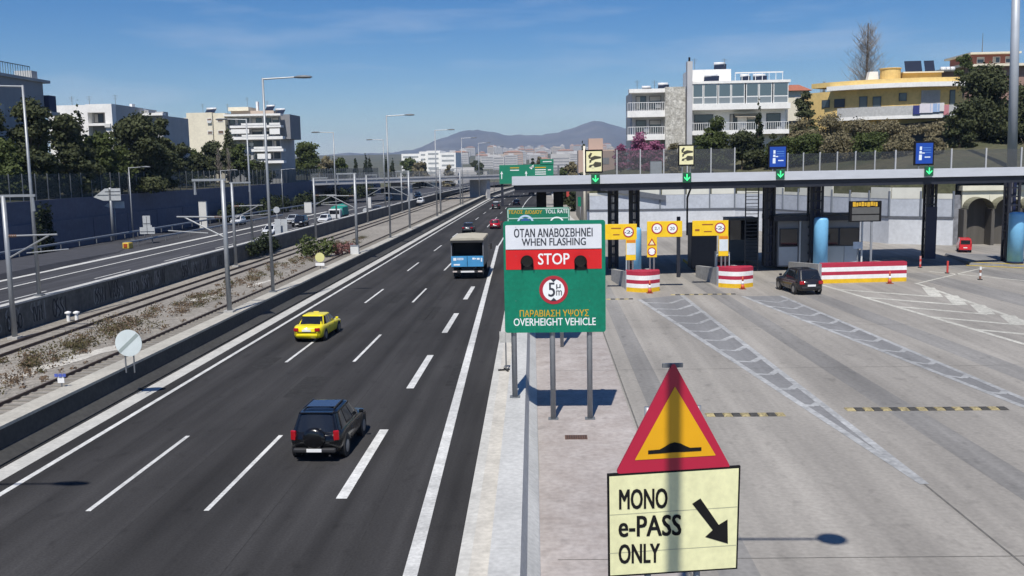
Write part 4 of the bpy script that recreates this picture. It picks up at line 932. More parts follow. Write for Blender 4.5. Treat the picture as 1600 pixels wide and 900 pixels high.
for p, q in zip(pts, pts[1:]):
    wallseg(p, q, -.2, 3.05, wl_, 'lower_wall'); wallseg(p, q, 3.052, 3.28, mat('ledge_dark', (.10, .11, .13), .8, .15, 2), 'ledge', .12)
    wallseg(p, q, 3.282, 5.3, wl2, 'middle_panel', -.05); wallseg(p, q, 5.302, 8.2, hill_m if False else mat('bank_growth', (.05, .06, .025), .95, .35, .5, scale2=3, col2=(.12, .115, .07)), 'upper_wall', -.3)
    L = math.hypot(q[0]-p[0], q[1]-p[1]); n = max(1, int(L/3.1))
    for i in range(n):
        a = lerp(p, q, i/n); b = lerp(p, q, (i+.94)/n); h = rd.choice((5.7, 6.3, 6.6, 7.4, 5.9))
        wallseg(a, b, 5.304, h, wl3, 'upper_panel', -.02, .2); c = lerp(p, q, (i+.02)/n)
        MB().box(c[0]-.09, c[0]+.09, c[1]-.12, c[1]+.12, 3.3, 6.2).build('panel_post', mat('post_slate', (.14, .16, .19), .6, .1, 2), t)
for p, q in zip(WALLPTS[5:-1], WALLPTS[6:]): wallseg(p, q, -.2, 6.0 if p[1] < 250 else 3.5, mat('far_wall', (.26, .23, .18), .9, .25, .3, scale2=2), 'far_wall')
MB().grid([[(7, 142.0, 6.2), (17, 141.5, 4.5), (17, 141.7, 4.5), (7, 142.3, 6.2)], [(7, 142.0, 6.9), (17, 141.5, 5.2), (17, 141.7, 5.2), (7, 142.3, 6.9)]]).build('ramp_rail', mat('ledge_dark', (.1, .11, .13)), t)
# arched shaded wall at the right edge
t = thing('arched_wall', 'brown ribbed wall in shade with arched hoods and a cream ledge at the right', 'wall', (55, 112, 0))
brn = mat('ribbed_shade_brown', (.085, .078, .068), .9, .2, .5, stretch=(3, 1, .3)); crm = mat('cream_ledge', (.66, .64, .52), .8, .08, 1)  # wall brown darkened to carry the shade under the hoods
MB().box(45.2, 47.15, 112.4, 113, -.2, 5.7).build('side_wall', mat('stained_grey', (.20, .21, .24), .9, .3, .7, scale2=2), t)
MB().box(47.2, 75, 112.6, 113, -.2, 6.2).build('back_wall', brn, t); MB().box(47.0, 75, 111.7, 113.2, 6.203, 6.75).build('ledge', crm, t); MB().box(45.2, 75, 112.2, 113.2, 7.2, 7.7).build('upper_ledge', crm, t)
for i in range(8):
    cx = 48.65+3.08*i; ar = [(cx+1.45*math.cos(R(a)), 4.15+1.25*math.sin(R(a))) for a in range(0, 181, 15)]
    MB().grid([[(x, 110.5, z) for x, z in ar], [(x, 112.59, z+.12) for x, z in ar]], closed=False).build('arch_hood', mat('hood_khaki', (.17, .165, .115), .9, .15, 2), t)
    MB().prism([(cx+1.54, 112.0, 6.2)]+[(cx+1.5*math.cos(R(a)), 112.0, 4.2+1.3*math.sin(R(a))) for a in range(0, 181, 15)]+[(cx-1.54, 112.0, 6.2)], (0, .3, 0)).build('spandrel', crm, t)
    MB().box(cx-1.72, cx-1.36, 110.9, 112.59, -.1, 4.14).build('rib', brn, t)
# street fence
def street_fence(pts, z, h, label):
    t = thing('street_fence', label, 'fence', (pts[0][0], pts[0][1], z), 'mesh fences of the upper street')
    mb = MB()
    for p, q in zip(pts, pts[1:]): mb.face([(p[0], p[1], z), (q[0], q[1], z), (q[0], q[1], z+h), (p[0], p[1], z+h)])
    mb.build('mesh_panel', meshmat('street_mesh', (.07, .075, .08), .55), t)
    for p, q in zip(pts, pts[1:]):
        n = max(1, int(math.hypot(q[0]-p[0], q[1]-p[1])/3.2))
        for i in range(n): a = lerp(p, q, i/n); MB().box(a[0]-.08, a[0]+.08, a[1]-.08, a[1]+.08, z-.3, z+h+.15).build('post', mat('fence_post_grey', (.42, .43, .44), .5, .08, 2), t)
street_fence([(75, 106.6), (60, 109.2), (46, 112.7), (40.8, 115.8), (31.8, 139)], 8.25, 2.6, 'grey mesh fence of the upper street right of the yellow signs')
street_fence([(27.2, 143.2), (6.6, 144)], 8.25, 3.6, 'taller pale mesh fence of the upper street under the pink blossom')
t = thing('high_mast', 'very thick grey mast rising out of the picture at the right', 'mast', (54.9, 117, 8.2))
MB().tube((54.9, 117, 6.9), (54.2, 117, 36), .56, .40, 20).build('shaft', mat('mast_grey', (.42, .45, .49), .5, .06, 1, metal=.2), t, True); MB().lathe((54.9, 117, 8.2), [(.9, 0), (.9, .12), (.64, .3)], 20).build('base_flange', galv_d, t)
box_thing('roof_cabinet', 'cabinet', 'small grey cabinet on the street behind the canopy beam left', 15.2, 16.9, 146, 147, 8.3, 10.2, pale_cab)
# overhead direction sign
YG = 236
t = thing('overhead_sign', 'green overhead direction sign with white arrows before the far overpass', 'road sign', (-6, YG, 0))
a, b = A(780, 258, YG), A(865, 286, YG); c, d = A(844, 249, YG), A(865, 257.5, YG)
gg = mat('sign_green_far', (.008, .20, .11), .5, .06, .3)
MB().box(a.x, b.x, YG, YG+.2, b.z, a.z).build('panel', gg, t); MB().box(c.x, d.x, YG, YG+.2, d.z+.02, c.z).build('exit_tab', gg, t)
def bar(x0, x1, y0, y1, m=None): p, q = A(x0, y0, YG), A(x1, y1, YG); MB().box(p.x, q.x, YG-.03, YG-.004, q.z, p.z).build('text_line', m or swhite, t)
for q in ((797, 811, 265.4, 266.6), (836, 853, 264.6, 265.8), (836, 853, 268.2, 269.3), (836, 853, 271.4, 272.6), (848, 862, 252, 253), (828, 834, 260.3, 261.5), (856, 861, 264.6, 266)): bar(*q)
for px, py in ((783.8, 270), (822.1, 269.5)):
    mb = MB(); p = A(px, py, YG); mb.face([(p.x-.32, YG-.03, p.z-.3), (p.x+.32, YG-.03, p.z-.3), (p.x, YG-.03, p.z+.4)]); mb.box(p.x-.10, p.x+.10, YG-.03, YG-.004, p.z-1.5, p.z-.3); mb.build('arrow', swhite, t)
mb = MB(); p = A(830, 261, YG); mb.face([(p.x-.5, YG-.03, p.z-.1), (p.x+.1, YG-.03, p.z-.6), (p.x+.7, YG-.03, p.z+.6)])
mb.build('exit_arrow', swhite, t)
bar(797, 811, 261.6, 262.8, samber); bar(836, 853, 261, 262.2, samber)
mb = MB().box(a.x+.3, a.x+.9, YG+.4, YG+1.0, 0, a.z-.3); mb.build('support_post', dkframe, t); MB().box(2.0, 2.5, YG+.4, YG+1.0, 0, a.z-.3).build('support_post', galv_d, t); MB().box(a.x, 2.5, YG+.3, YG+.8, b.z+1.5, b.z+2.1).build('support_beam', galv_d, t)
# little green and red signs along the far exit
for px, py, Y, w, h, col, l in ((905, 304, 190, 1.1, 4.0, green, 'tall narrow green sign beside the far exit kerb'), (890, 302, 230, 1.5, 1.6, mat('far_sign_red', (.4, .05, .04), .5, .1, 2), 'small red sign among bushes at the far exit'), (907, 315, 165, .9, 1.6, green, 'small green sign close to the pale pole'), (876, 303, 260, 1.3, 2.0, mat('far_sign_lime', (.25, .5, .28), .5, .1, 2), 'small pale green sign at the far exit bend')):
    p = A(px, py, Y); plate_sign('roadside_sign', (p.x, Y, 0), p.z, [(-w/2, p.z-h/2), (w/2, p.z-h/2), (w/2, p.z+h/2), (-w/2, p.z+h/2)], l, 'road sign', ((0, .07),), (), col, .06)
t = thing('pale_pole', 'pale slender pole at the end of the plaza wall', 'pole', (5.0, 138, 0)); MB().tube((5.0, 138, 0), (5.0, 138, 12.5), .2, .16, 10).build('shaft', mat('pole_cream', (.62, .57, .46), .6, .08, 1), t, True); MB().lathe((5.0, 138, 0), [(.4, 0), (.4, .15), (.2, .3)], 10).build('base_flange', conc, t)
kb = MB(); kb.grid([[(.6+dx, 330, z) for dx, z in ((0, 0), (0, .35), (1.6, .4), (1.8, 0))], [(1.2, 230, 0), (1.2, 230, .3), (2.8, 230, .35), (3.0, 230, 0)], [(2.4, 175, 0), (2.4, 175, .3), (4.0, 175, .35), (4.2, 175, 0)], [(4.3, 145, 0), (4.3, 145, .3), (5.4, 145, .35), (5.6, 145, 0)], [(4.9, 132, 0), (4.9, 132, .3), (6.0, 132, .35), (6.2, 132, 0)]])
struct(kb.build('kerb_pavement', conc_l))
# ============================================================ BUILDINGS
bwhite = mat('render_white', (.80, .79, .76), .85, .07, .5, scale2=3); bshade = mat('render_shade_grey', (.40, .40, .40), .85, .1, .5)  # grey render: shaded copy of the white, for side and recessed walls
bcream = mat('render_cream', (.72, .66, .52), .85, .07, .4, scale2=2); byel = mat('render_yellow', (.70, .50, .19), .85, .08, .5, scale2=2)
bdark = mat('opening_dark', (.035, .037, .042), .5, .3, .8); bglass = glassy('window_glass', (.05, .065, .08), .08, .8); rail_w = mat('railing_white', (.76, .76, .74), .6, .05, 2)
curtain = mat('curtain_pale', (.42, .40, .36), .8, .1, 2)
def window(t, x0, x1, z0, z1, y, frame=None, shutter=None):
    f = MB().box(x0, x1, y-.06, y-.004, z0, z1).build('window', frame or rail_w, t)
    wr = random.random(); zc = z1-.09-(z1-z0-.18)*(.35 if wr < .25 else 1)
    MB().box(x0+.09, x1-.09, y-.075, y-.062, z0+.09, z1-.09).build('pane', shutter or bglass, f)
    if wr < .5: MB().box(x0+.09, x0+.09+(x1-x0-.18)*(1 if wr < .25 else .4), y-.085, y-.077, zc, z1-.09).build('curtain', curtain, f)
def railing(t, x0, x1, y, z0, z1, m=None, bars=True):
    mb = MB().box(x0, x1, y-.04, y+.04, z1-.08, z1)
    if bars:
        n = max(2, int((x1-x0)/.35))
        for i in range(n+1): x = x0+(x1-x0)*i/n; mb.box(x-.03, x+.03, y-.025, y+.025, z0, z1-.081)
    mb.build('railing', m or rail_w, t)
def solar(t, x, y, z, w=1.6):
    MB().obox((x, y, z+.55), w, .06, 1.4, R(-12), 0, R(-48)).build('solar_panel', glassy('solar_black', (.02, .025, .04), .12), t)
    MB().tube((x-w*.45, y+.75, z+1.15), (x+w*.45, y+.75, z+1.15), .27, None, 10).build('water_tank', mat('tank_white', (.66, .67, .68), .35, .05, 2), t, True)
    MB().tube((x, y+.75, z), (x, y+.75, z+1.0), .05, None, 6).build('tank_stand', galv_d, t)
def X_(px, Y): return A(px, 180, Y).x
def Z_(px, py, Y): return A(px, py, Y).z
# --- white apartment house with stone panel (right)
Y0 = 158.0
t = thing('apartment_house', 'white apartment house with stone clad stair panel and glazed top floor', 'building', (26, Y0+6, 9))
z = lambda py, px=1100: Z_(px, py, Y0)
xL, xS0, xS1, xP0, xP1, xR = X_(983, Y0), X_(1039, Y0), X_(1070, Y0), X_(1072, Y0), X_(1080, Y0), X_(1232, Y0)
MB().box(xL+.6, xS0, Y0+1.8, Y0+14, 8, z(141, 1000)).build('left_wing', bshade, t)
for (a, b, c, d) in ((139, 145, 0, 0), (173, 183, 160, 173), (210, 219, 198, 210)):
    MB().box(xL-(.3 if c else .0), xS0-.01, Y0-.2, Y0+1.79, z(b, 1000), z(a, 1000)).build('balcony_slab', bwhite, t)
    if c: railing(t, xL-.2, xS0-.05, Y0-.1, z(d, 1000), z(c, 1000))
for (a, b) in ((147, 170), (185, 207)):
    for u0, u1 in ((.12, .45), (.55, .92)): window(t, xL+.6+(xS0-xL-.6)*u0, xL+.6+(xS0-xL-.6)*u1, z(b, 1000), z(a+2, 1000), Y0+1.8, bdark)
MB().box(xS0+.005, xS1, Y0-.6, Y0+10, 8, z(136, 1055)).build('stone_panel', mat('stone_cladding', (.30, .28, .235), .9, .4, 1.6, scale2=4, col2=(.66, .64, .58), bump=.3, detail=9), t)
MB().box(xP0, xP1, Y0-1.2, Y0+.4, 8, z(97, 1076)).build('stair_pylon', mat('pylon_grey', (.46, .46, .47), .8, .08, .5), t)
MB().tube(((xP0+xP1)/2, Y0-.4, z(97, 1076)), ((xP0+xP1)/2, Y0-.4, z(90, 1076)), .16).build('antenna', black, t)
MB().box(xP1+.005, xR, Y0+2.0, Y0+14, 8, z(131)).build('right_wing', bwhite, t)
MB().box(xP1+.01, xR+.2, Y0-.2, Y0+13, z(131), z(127)).build('roof_slab', bwhite, t)
MB().box(xP1+.01, xR+.2, Y0-.4, Y0+1.99, z(172), z(163)).build('balcony_slab', bwhite, t)
MB().box(xP1+.01, xR+.1, Y0-.2, Y0+1.99, z(211), z(204)).build('balcony_slab', bwhite, t)
for u0, u1 in ((0, .11), (.115, .26), (.27, .40), (.405, .545), (.56, .69), (.695, .83), (.845, 1.0)):
    a, b = xP1+.2+(xR-xP1-.3)*u0, xP1+.2+(xR-xP1-.3)*u1
    f = MB().box(a, b, Y0-.05, Y0+.05, z(163)+.02, z(131)-.02).build('glazing_frame', rail_w, t)
    MB().box(a+.12, b-.12, Y0-.075, Y0-.052, z(151), z(132.5)).build('pane', mat('pane_teal', (.10, .14, .16), .1, 0, spec=.8), f); MB().box(a+.12, b-.12, Y0-.075, Y0-.052, z(162), z(153)).build('lower_pane', mat('pane_grey', (.20, .23, .25), .15, 0, spec=.7), f)
for u0, u1 in ((.05, .25), (.42, .50), (.60, .75), (.8, .95)): window(t, xP1+(xR-xP1)*u0, xP1+(xR-xP1)*u1, z(203), z(178), Y0+2.0, bdark)
railing(t, xP1+.1, xR, Y0-.1, z(204), z(192))
MB().box(X_(1080, Y0)+.02, X_(1147, Y0), Y0+3, Y0+10, z(127), z(106)).build('penthouse', bwhite, t)
solar(t, X_(1115, Y0), Y0+2.3, z(127), 2.4); solar(t, X_(1133, Y0), Y0+5, z(106), 2.0); solar(t, X_(1172, Y0), Y0+4, z(127)); solar(t, X_(1195, Y0), Y0+4, z(127), 2.2); solar(t, X_(1041, Y0), Y0+4, z(138), 1.8); solar(t, X_(1016, Y0), Y0+6, z(141), 1.6)
mb = MB()
for k in range(8): x = X_(1150, Y0)+k*1.08; mb.box(x-.04, x+.04, Y0+1.0, Y0+1.08, z(127), z(114))
mb.box(X_(1150, Y0), X_(1225, Y0), Y0+.98, Y0+1.1, z(115), z(113)); mb.build('roof_railing', rail_w, t)
def aircon(t, x, y, z): MB().box(x-.45, x+.45, y-.34, y-.004, z, z+.62).build('air_conditioner', mat('aircon_white', (.60, .60, .58), .6, .05, 3), t, bevel=.02)
def aerial(t, x, y, z, h=2.2):
    mb = MB().tube((x, y, z), (x, y, z+h), .035, None, 5)
    for k in range(4): mb.tube((x-.5+.08*k, y, z+h-.15-.22*k), (x+.5-.08*k, y, z+h-.15-.22*k), .02, None, 4)
    mb.build('aerial', galv_d, t)
for px, py in ((1110, 203), (1165, 200), (1222, 203)): aircon(t, X_(px, Y0), Y0+2.0, Z_(px, py, Y0))
for px, py in ((1012, 206), (1030, 168)): aircon(t, X_(px, Y0), Y0+1.8, Z_(px, py, Y0))
for px, py in ((1000, 141), (1028, 141), (1092, 106), (1140, 106), (1208, 127)): aerial(t, X_(px, Y0), Y0+5, Z_(px, py, Y0)-.2)
MB().grid([[(X_(1150, Y0), Y0+1.9, Z_(1150, 177, Y0)), (X_(1185, Y0), Y0+1.9, Z_(1185, 177, Y0)), (X_(1185, Y0), Y0+.2, Z_(1185, 183, Y0)), (X_(1150, Y0), Y0+.2, Z_(1150, 183, Y0))], [(X_(1150, Y0), Y0+1.9, Z_(1150, 176.5, Y0)), (X_(1185, Y0), Y0+1.9, Z_(1185, 176.5, Y0)), (X_(1185, Y0), Y0+.15, Z_(1185, 182.5, Y0)), (X_(1150, Y0), Y0+.15, Z_(1150, 182.5, Y0))]]).build('awning', mat('awning_sand', (.50, .44, .34), .85, .08, 2), t)
# --- yellow curved house
t = thing('yellow_house', 'yellow curved apartment house with white eaves and laundry on its balcony', 'building', (60, 182, 9))
CX, CY, RR = 67.0, 195.0, 22.0
def arc(r, a0=207, a1=284, n=20): return [(CX+r*math.cos(R(a0+(a1-a0)*k/n)), CY+r*math.sin(R(a0+(a1-a0)*k/n))) for k in range(n+1)]
def ringwall(r0, r1, z0, z1, name, m, a0=207, a1=284):
    o, i = arc(r0, a0, a1), arc(r1, a0, a1); mb = MB()
    mb.grid([[(*o[k], z0), (*o[k], z1), (*i[k], z1), (*i[k], z0)] for k in range(len(o))]); mb.build(name, m, t)
zy = lambda py: Z_(1400, py, 173)
ringwall(RR, 3, 8, zy(137), 'wall', byel); ringwall(RR+1.9, RR-6, zy(137.01), zy(130), 'eaves', bwhite, 225, 283.5); ringwall(RR+.2, RR-9, zy(130)+.003, zy(122), 'parapet', byel, 214, 282)
ringwall(RR+1.9, RR-.3, zy(186), zy(181), 'balcony_slab', bwhite, 226, 283.5); ringwall(RR+1.85, RR+1.75, zy(181), zy(166), 'balcony_railing', mat('railing_grey', (.44, .44, .43), .7, .15, 3), 230, 283)
def onarc(a, r): return (CX+r*math.cos(R(a)), CY+r*math.sin(R(a)))
for a, w, b, c in ((222, 1.6, 150, 163), (229, 2.0, 150, 164), (240, 1.4, 148, 168), (246, 1.4, 149, 180), (257, 1.3, 145, 158), (269, 3.2, 142, 166), (279, 1.0, 142, 168)):
    p = onarc(a, RR+.05); f = MB().obox((p[0], p[1], (zy(b)+zy(c))/2), w, .1, zy(b)-zy(c), R(a+90)).build('window', bdark if w < 3 else bshade, t)
    q = onarc(a, RR+.115); MB().obox((q[0], q[1], (zy(b)+zy(c))/2), w*.85, .02, (zy(b)-zy(c))*.88, R(a+90)).build('pane', bglass if w < 3 else mat('shutter_grey', (.36, .36, .35), .7, .1, 3), f)
p = onarc(262, RR-4); MB().lathe((X_(1389, 178), 178, 0), [(1.75, zy(122)), (1.75, zy(104)), (1.9, zy(103.9)), (1.9, zy(102.5))], 18).build('roof_turret', byel, t)
MB().box(X_(1402, 180), X_(1462, 180), 178, 186, zy(122), zy(111)).build('penthouse', byel, t); MB().box(X_(1401, 180), X_(1463, 180), 177.4, 186.4, zy(111)+.003, zy(109)).build('penthouse_slab', bcream, t)
for px, w in ((1421, 2.9), (1446, 1.7)): MB().obox((X_(px, 180), 179, zy(100)+.1), w, .08, 2.2, R(-5), 0, R(-28)).build('solar_panel', M['solar_black'], t)
for px in (1468, 1474, 1461): MB().tube((X_(px, 182), 180.2, zy(104)), (X_(px, 182)+.9, 180.2, zy(104)), .45, None, 10).build('water_tank', M['tank_white'], t, True)
x = X_(1352, 186); MB().grid([[(x-3.0, 182, zy(128)), (x+1.1, 182, zy(128)), (x+1.1, 183.4, zy(128)), (x-3.0, 183.4, zy(128))], [(x-1.1, 182, zy(121)), (x+1.0, 182, zy(121)), (x+1.0, 183.4, zy(121)), (x-1.1, 183.4, zy(121))], [(x-.7, 182, zy(104)), (x+.8, 182, zy(104)), (x+.8, 183.4, zy(104)), (x-.7, 183.4, zy(104))]]).build('chimney', bwhite, t)
for px, py0, py1, w, col, nm in ((1426, 166, 180, 1.2, (.03, .04, .18), 'navy'), (1440, 164, 178, 2.2, (.65, .62, .66), 'white'), (1453, 164, 177, 1.6, (.30, .42, .62), 'pale blue'), (1462, 163, 176, 1.2, (.62, .60, .58), 'cream'), (1471, 166, 182, .9, (.5, .2, .22), 'pink')):
    a = math.degrees(math.acos(max(-1, min(1, (X_(px, 173)-CX)/(RR+2.0))))); p = onarc(360-a, RR+2.05)
    o = MB().obox((p[0], p[1], (zy(py0)+zy(py1))/2), w, .05, zy(py0)-zy(py1), R(360-a+90)).build('laundry', mat('laundry_'+nm.replace(' ', '_'), col, .9, .08, 2), loc=(p[0], p[1], zy(py1))); tag(o, nm+' laundry sheet over the yellow house balcony railing', 'laundry', 'laundry on the balcony')
# --- brown terraces on the hill far right
t = thing('hill_house', 'brown red house with white roof slabs on the hill behind the big pine', 'building', (100, 222, 20))
z = lambda py: Z_(1550, py, 220)
MB().box(X_(1512, 220), X_(1640, 220), 222, 240, 16, z(103)).build('lower_wall', mat('render_mauve', (.30, .19, .155), .85, .1, .5), t); MB().box(X_(1500, 220), X_(1640, 220), 220.5, 240, z(103)+.003, z(99)).build('terrace_slab', bcream, t)
MB().box(X_(1527, 220), X_(1592, 220), 224, 236, z(99), z(82)).build('upper_wall', mat('render_brick', (.27, .10, .075), .85, .1, .5), t); MB().box(X_(1520, 220), X_(1600, 220), 222.5, 237, z(82)+.003, z(79)).build('roof_slab', bcream, t)
for px in (1535, 1560, 1580): window(t, X_(px, 220), X_(px, 220)+1.6, z(96), z(86), 224, None)
MB().tube((X_(1549, 220), 226, z(79)), (X_(1549, 220), 226, z(46)), .12, .05).build('antenna', galv_d, t)
t = thing('cream_house', 'small cream house with a red tiled roof between the white and yellow houses', 'building', (62, 230, 12))
MB().box(X_(1226, 235), X_(1258, 235), 232, 242, 8, Z_(1240, 142, 232)).build('wall', bcream, t)
z = Z_(1240, 142, 232); a, b = X_(1222, 235), X_(1262, 235); MB().grid([[(a, 231, z+.003), (b, 231, z+.003), (b, 243, z+.003), (a, 243, z+.003)], [(a+2, 236, z+1.7), (b-2, 236, z+1.7), (b-2, 238, z+1.7), (a+2, 238, z+1.7)]]).build('roof', mat('roof_tile', (.34, .12, .07), .85, .2, 2), t)
window(t, X_(1237, 235), X_(1237, 235)+1.5, z-3, z-1.2, 232)
# --- grey shaded apartment (far left)
t = thing('apartment_house', 'grey shaded apartment house at the left edge with roof railing', 'building', (0, 0, 0))
xe = -63.2; zt = 22.0
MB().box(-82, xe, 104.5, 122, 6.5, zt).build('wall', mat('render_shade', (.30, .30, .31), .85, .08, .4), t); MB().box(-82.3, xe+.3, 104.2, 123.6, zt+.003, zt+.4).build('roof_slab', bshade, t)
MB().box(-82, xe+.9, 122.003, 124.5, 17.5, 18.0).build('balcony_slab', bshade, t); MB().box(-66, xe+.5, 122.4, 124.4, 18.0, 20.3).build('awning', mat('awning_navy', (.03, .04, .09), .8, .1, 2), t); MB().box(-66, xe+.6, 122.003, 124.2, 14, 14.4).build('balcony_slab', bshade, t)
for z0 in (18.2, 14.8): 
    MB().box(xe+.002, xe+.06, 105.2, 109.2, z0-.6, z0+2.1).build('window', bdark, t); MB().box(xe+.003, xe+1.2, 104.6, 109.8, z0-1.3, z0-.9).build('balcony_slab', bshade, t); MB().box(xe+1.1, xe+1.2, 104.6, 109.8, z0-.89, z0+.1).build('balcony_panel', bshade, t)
mb = MB()
for k in range(16): mb.box(xe-.1, xe-.04, 110+.6*k, 110.05+.6*k, zt+.4, zt+1.9)
mb.box(xe-.12, xe-.02, 110, 119, zt+1.85, zt+1.95); mb.build('roof_railing', mat('railing_teal', (.12, .17, .18), .6, .1, 2), t)
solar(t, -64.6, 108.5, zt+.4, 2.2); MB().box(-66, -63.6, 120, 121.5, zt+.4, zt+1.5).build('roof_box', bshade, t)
t.location = (-7.6, 12.5, .6)
# --- white house behind the trees (left)
Y0 = 152
t = thing('apartment_house', 'bright white apartment house with a dark square balcony behind the left trees', 'building', (-66, 158, 7))
z = lambda py: Z_(130, py, Y0); X = lambda px: X_(px, Y0)
MB().box(X(75), X(134), Y0, Y0+12, 7, z(164)).build('wall', bwhite, t)
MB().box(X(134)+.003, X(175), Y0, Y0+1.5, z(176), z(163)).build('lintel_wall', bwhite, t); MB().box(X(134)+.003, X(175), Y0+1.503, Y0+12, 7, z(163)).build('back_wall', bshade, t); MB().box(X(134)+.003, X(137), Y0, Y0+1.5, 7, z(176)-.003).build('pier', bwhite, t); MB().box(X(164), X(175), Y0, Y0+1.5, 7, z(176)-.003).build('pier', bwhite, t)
MB().box(X(137), X(164), Y0-.3, Y0+1.5, z(197), z(193)).build('balcony_slab', bwhite, t); window(t, X(140), X(155), z(192), z(177), Y0+1.503, bdark)
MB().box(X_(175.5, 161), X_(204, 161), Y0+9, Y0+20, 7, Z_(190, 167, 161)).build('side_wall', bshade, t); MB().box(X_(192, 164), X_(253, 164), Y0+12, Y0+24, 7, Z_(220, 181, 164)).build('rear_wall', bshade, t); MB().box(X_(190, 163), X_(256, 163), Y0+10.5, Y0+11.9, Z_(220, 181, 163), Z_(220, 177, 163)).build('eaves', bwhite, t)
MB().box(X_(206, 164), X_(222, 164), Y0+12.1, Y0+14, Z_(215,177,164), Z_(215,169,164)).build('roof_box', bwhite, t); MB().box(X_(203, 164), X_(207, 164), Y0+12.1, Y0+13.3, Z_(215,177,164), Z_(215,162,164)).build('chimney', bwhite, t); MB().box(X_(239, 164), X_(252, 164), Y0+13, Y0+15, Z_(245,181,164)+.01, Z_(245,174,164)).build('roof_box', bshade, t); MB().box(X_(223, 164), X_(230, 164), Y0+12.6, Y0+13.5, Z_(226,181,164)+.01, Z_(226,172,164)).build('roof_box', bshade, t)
for px, py in ((90, 164), (118, 164), (160, 163)): aerial(t, X(px), Y0+5, z(py)-.2, 2.0)
aircon(t, X(168), Y0, z(200)); aircon(t, X(100), Y0, z(185))
# --- cream apartment block with balconies (left centre)
Y0 = 212
t = thing('apartment_block', 'cream apartment block with blank side and long white balconies', 'building', (-70, 220, 6))
z = lambda py: Z_(365, py, Y0); X = lambda px: X_(px, Y0)
MB().box(X(291), X(331), Y0, Y0+14, 4, z(175)).build('blank_wall', bcream, t); MB().box(X(331)+.003, X(350), Y0+.5, Y0+14, 4, z(176)).build('side_wall', bcream, t)
for px, w in ((323, 1.1), (338, 1.3)):
    for py in (184, 203): window(t, X(px), X(px)+w, z(py+6), z(py), Y0 if px < 330 else Y0+.5, None, mat('shutter_brown', (.16, .11, .08), .7, .1, 3))
for py in (182, 190, 198, 216, 234): MB().box(X(279), X(291)-.003, Y0+2, Y0+8, z(py+4), z(py)).build('side_balcony', bwhite, t)
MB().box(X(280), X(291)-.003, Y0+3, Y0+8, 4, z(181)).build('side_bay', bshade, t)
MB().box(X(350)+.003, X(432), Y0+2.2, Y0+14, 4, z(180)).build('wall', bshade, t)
for a, b, x0, x1 in ((178.5, 181.5, 349, 438), (196.5, 200, 358, 438), (214, 218.5, 355, 440), (233.5, 237.5, 390, 440), (252, 256, 398, 440)):
    MB().box(X(x0), X(x1), Y0, Y0+2.19, z(b), z(a)).build('balcony_slab', bwhite, t)
for a, b, x0, x1 in ((193, 196.5, 376, 416), (193, 196.5, 420, 437), (211, 214, 376, 418), (230, 233.5, 394, 438), (202, 209, 360, 388), (202, 211, 420, 436), (241, 249, 399, 420)): MB().box(X(x0), X(x1), Y0-.06, Y0-.003, z(b), z(a)).build('balcony_panel', bwhite, t)
for py in (184, 202, 220, 239):
    for x0, x1 in ((352, 362), (366, 384), (388, 404), (409, 419), (421, 431)): window(t, X(x0), X(x1), z(py+10), z(py), Y0+2.2, bdark)
MB().box(X(432)+.003, X(447), Y0+3, Y0+12, z(218), z(179)).build('corner_bay', mat('corner_grey', (.22, .22, .23), .8, .1, 1), t)
MB().box(X(352), X(420), Y0+4, Y0+12, z(180), z(172)).build('penthouse', mat('penthouse_pink', (.50, .40, .32), .85, .08, 1), t); MB().box(X(350), X(382), Y0+3, Y0+11, z(172)+.003, z(166)).build('penthouse', bcream, t); MB().box(X(390), X(393), Y0+5, Y0+6, z(172)+.004, z(157)).build('chimney', bwhite, t)
solar(t, X(317), Y0+5, z(175), 2.4); solar(t, X(410), Y0+6, z(172), 2.0); solar(t, X(425), Y0+6, z(178), 2.4)
for px, py in ((327, 192), (356, 206), (386, 228), (414, 246)): aircon(t, X(px), Y0 if px < 331 else Y0+2.2, z(py))
for px, py in ((300, 175), (340, 176), (372, 166), (404, 172)): aerial(t, X(px), Y0+7, z(py)-.2, 2.6)
# --- hospital and the far city
Y0 = 700
t = thing('hospital_block', 'large white slab building below the mountain ridge', 'building', (-90, 710, 0))
z = lambda py: Z_(670, py, Y0); X = lambda px: X_(px, Y0); line_m = mat('window_band', (.30, .32, .33), .6, .1, .2)
for x0, x1, py, dy in ((622.5, 652, 239.5, 8), (652, 664, 236.5, 4), (664.5, 686, 235.5, 0), (686.5, 711, 239, -3)):
    MB().box(X(x0)+.05, X(x1), Y0+dy, Y0+40, -.4, z(py)).build('wing', bwhite, t)
    for k in range(5): 
        if z(py)-3-3.4*k > 4: MB().box(X(x0)+1.2, X(x1)-1.2, Y0+dy-.06, Y0+dy-.004, z(py)-3.0-3.4*k, z(py)-1.7-3.4*k).build('window_band', line_m, t)
rd = random.Random(21)
hm = [mat('far_white', (.46, .45, .44), .9, .08, .1), mat('far_cream', (.42, .38, .33), .9, .08, .1), mat('far_pink', (.46, .34, .28), .9, .08, .1), mat('far_grey', (.40, .40, .40), .9, .08, .1)]; hr = mat('far_roof', (.28, .17, .13), .9, .15, .3); hw = mat('far_window', (.26, .26, .27), .5, .2, .2)
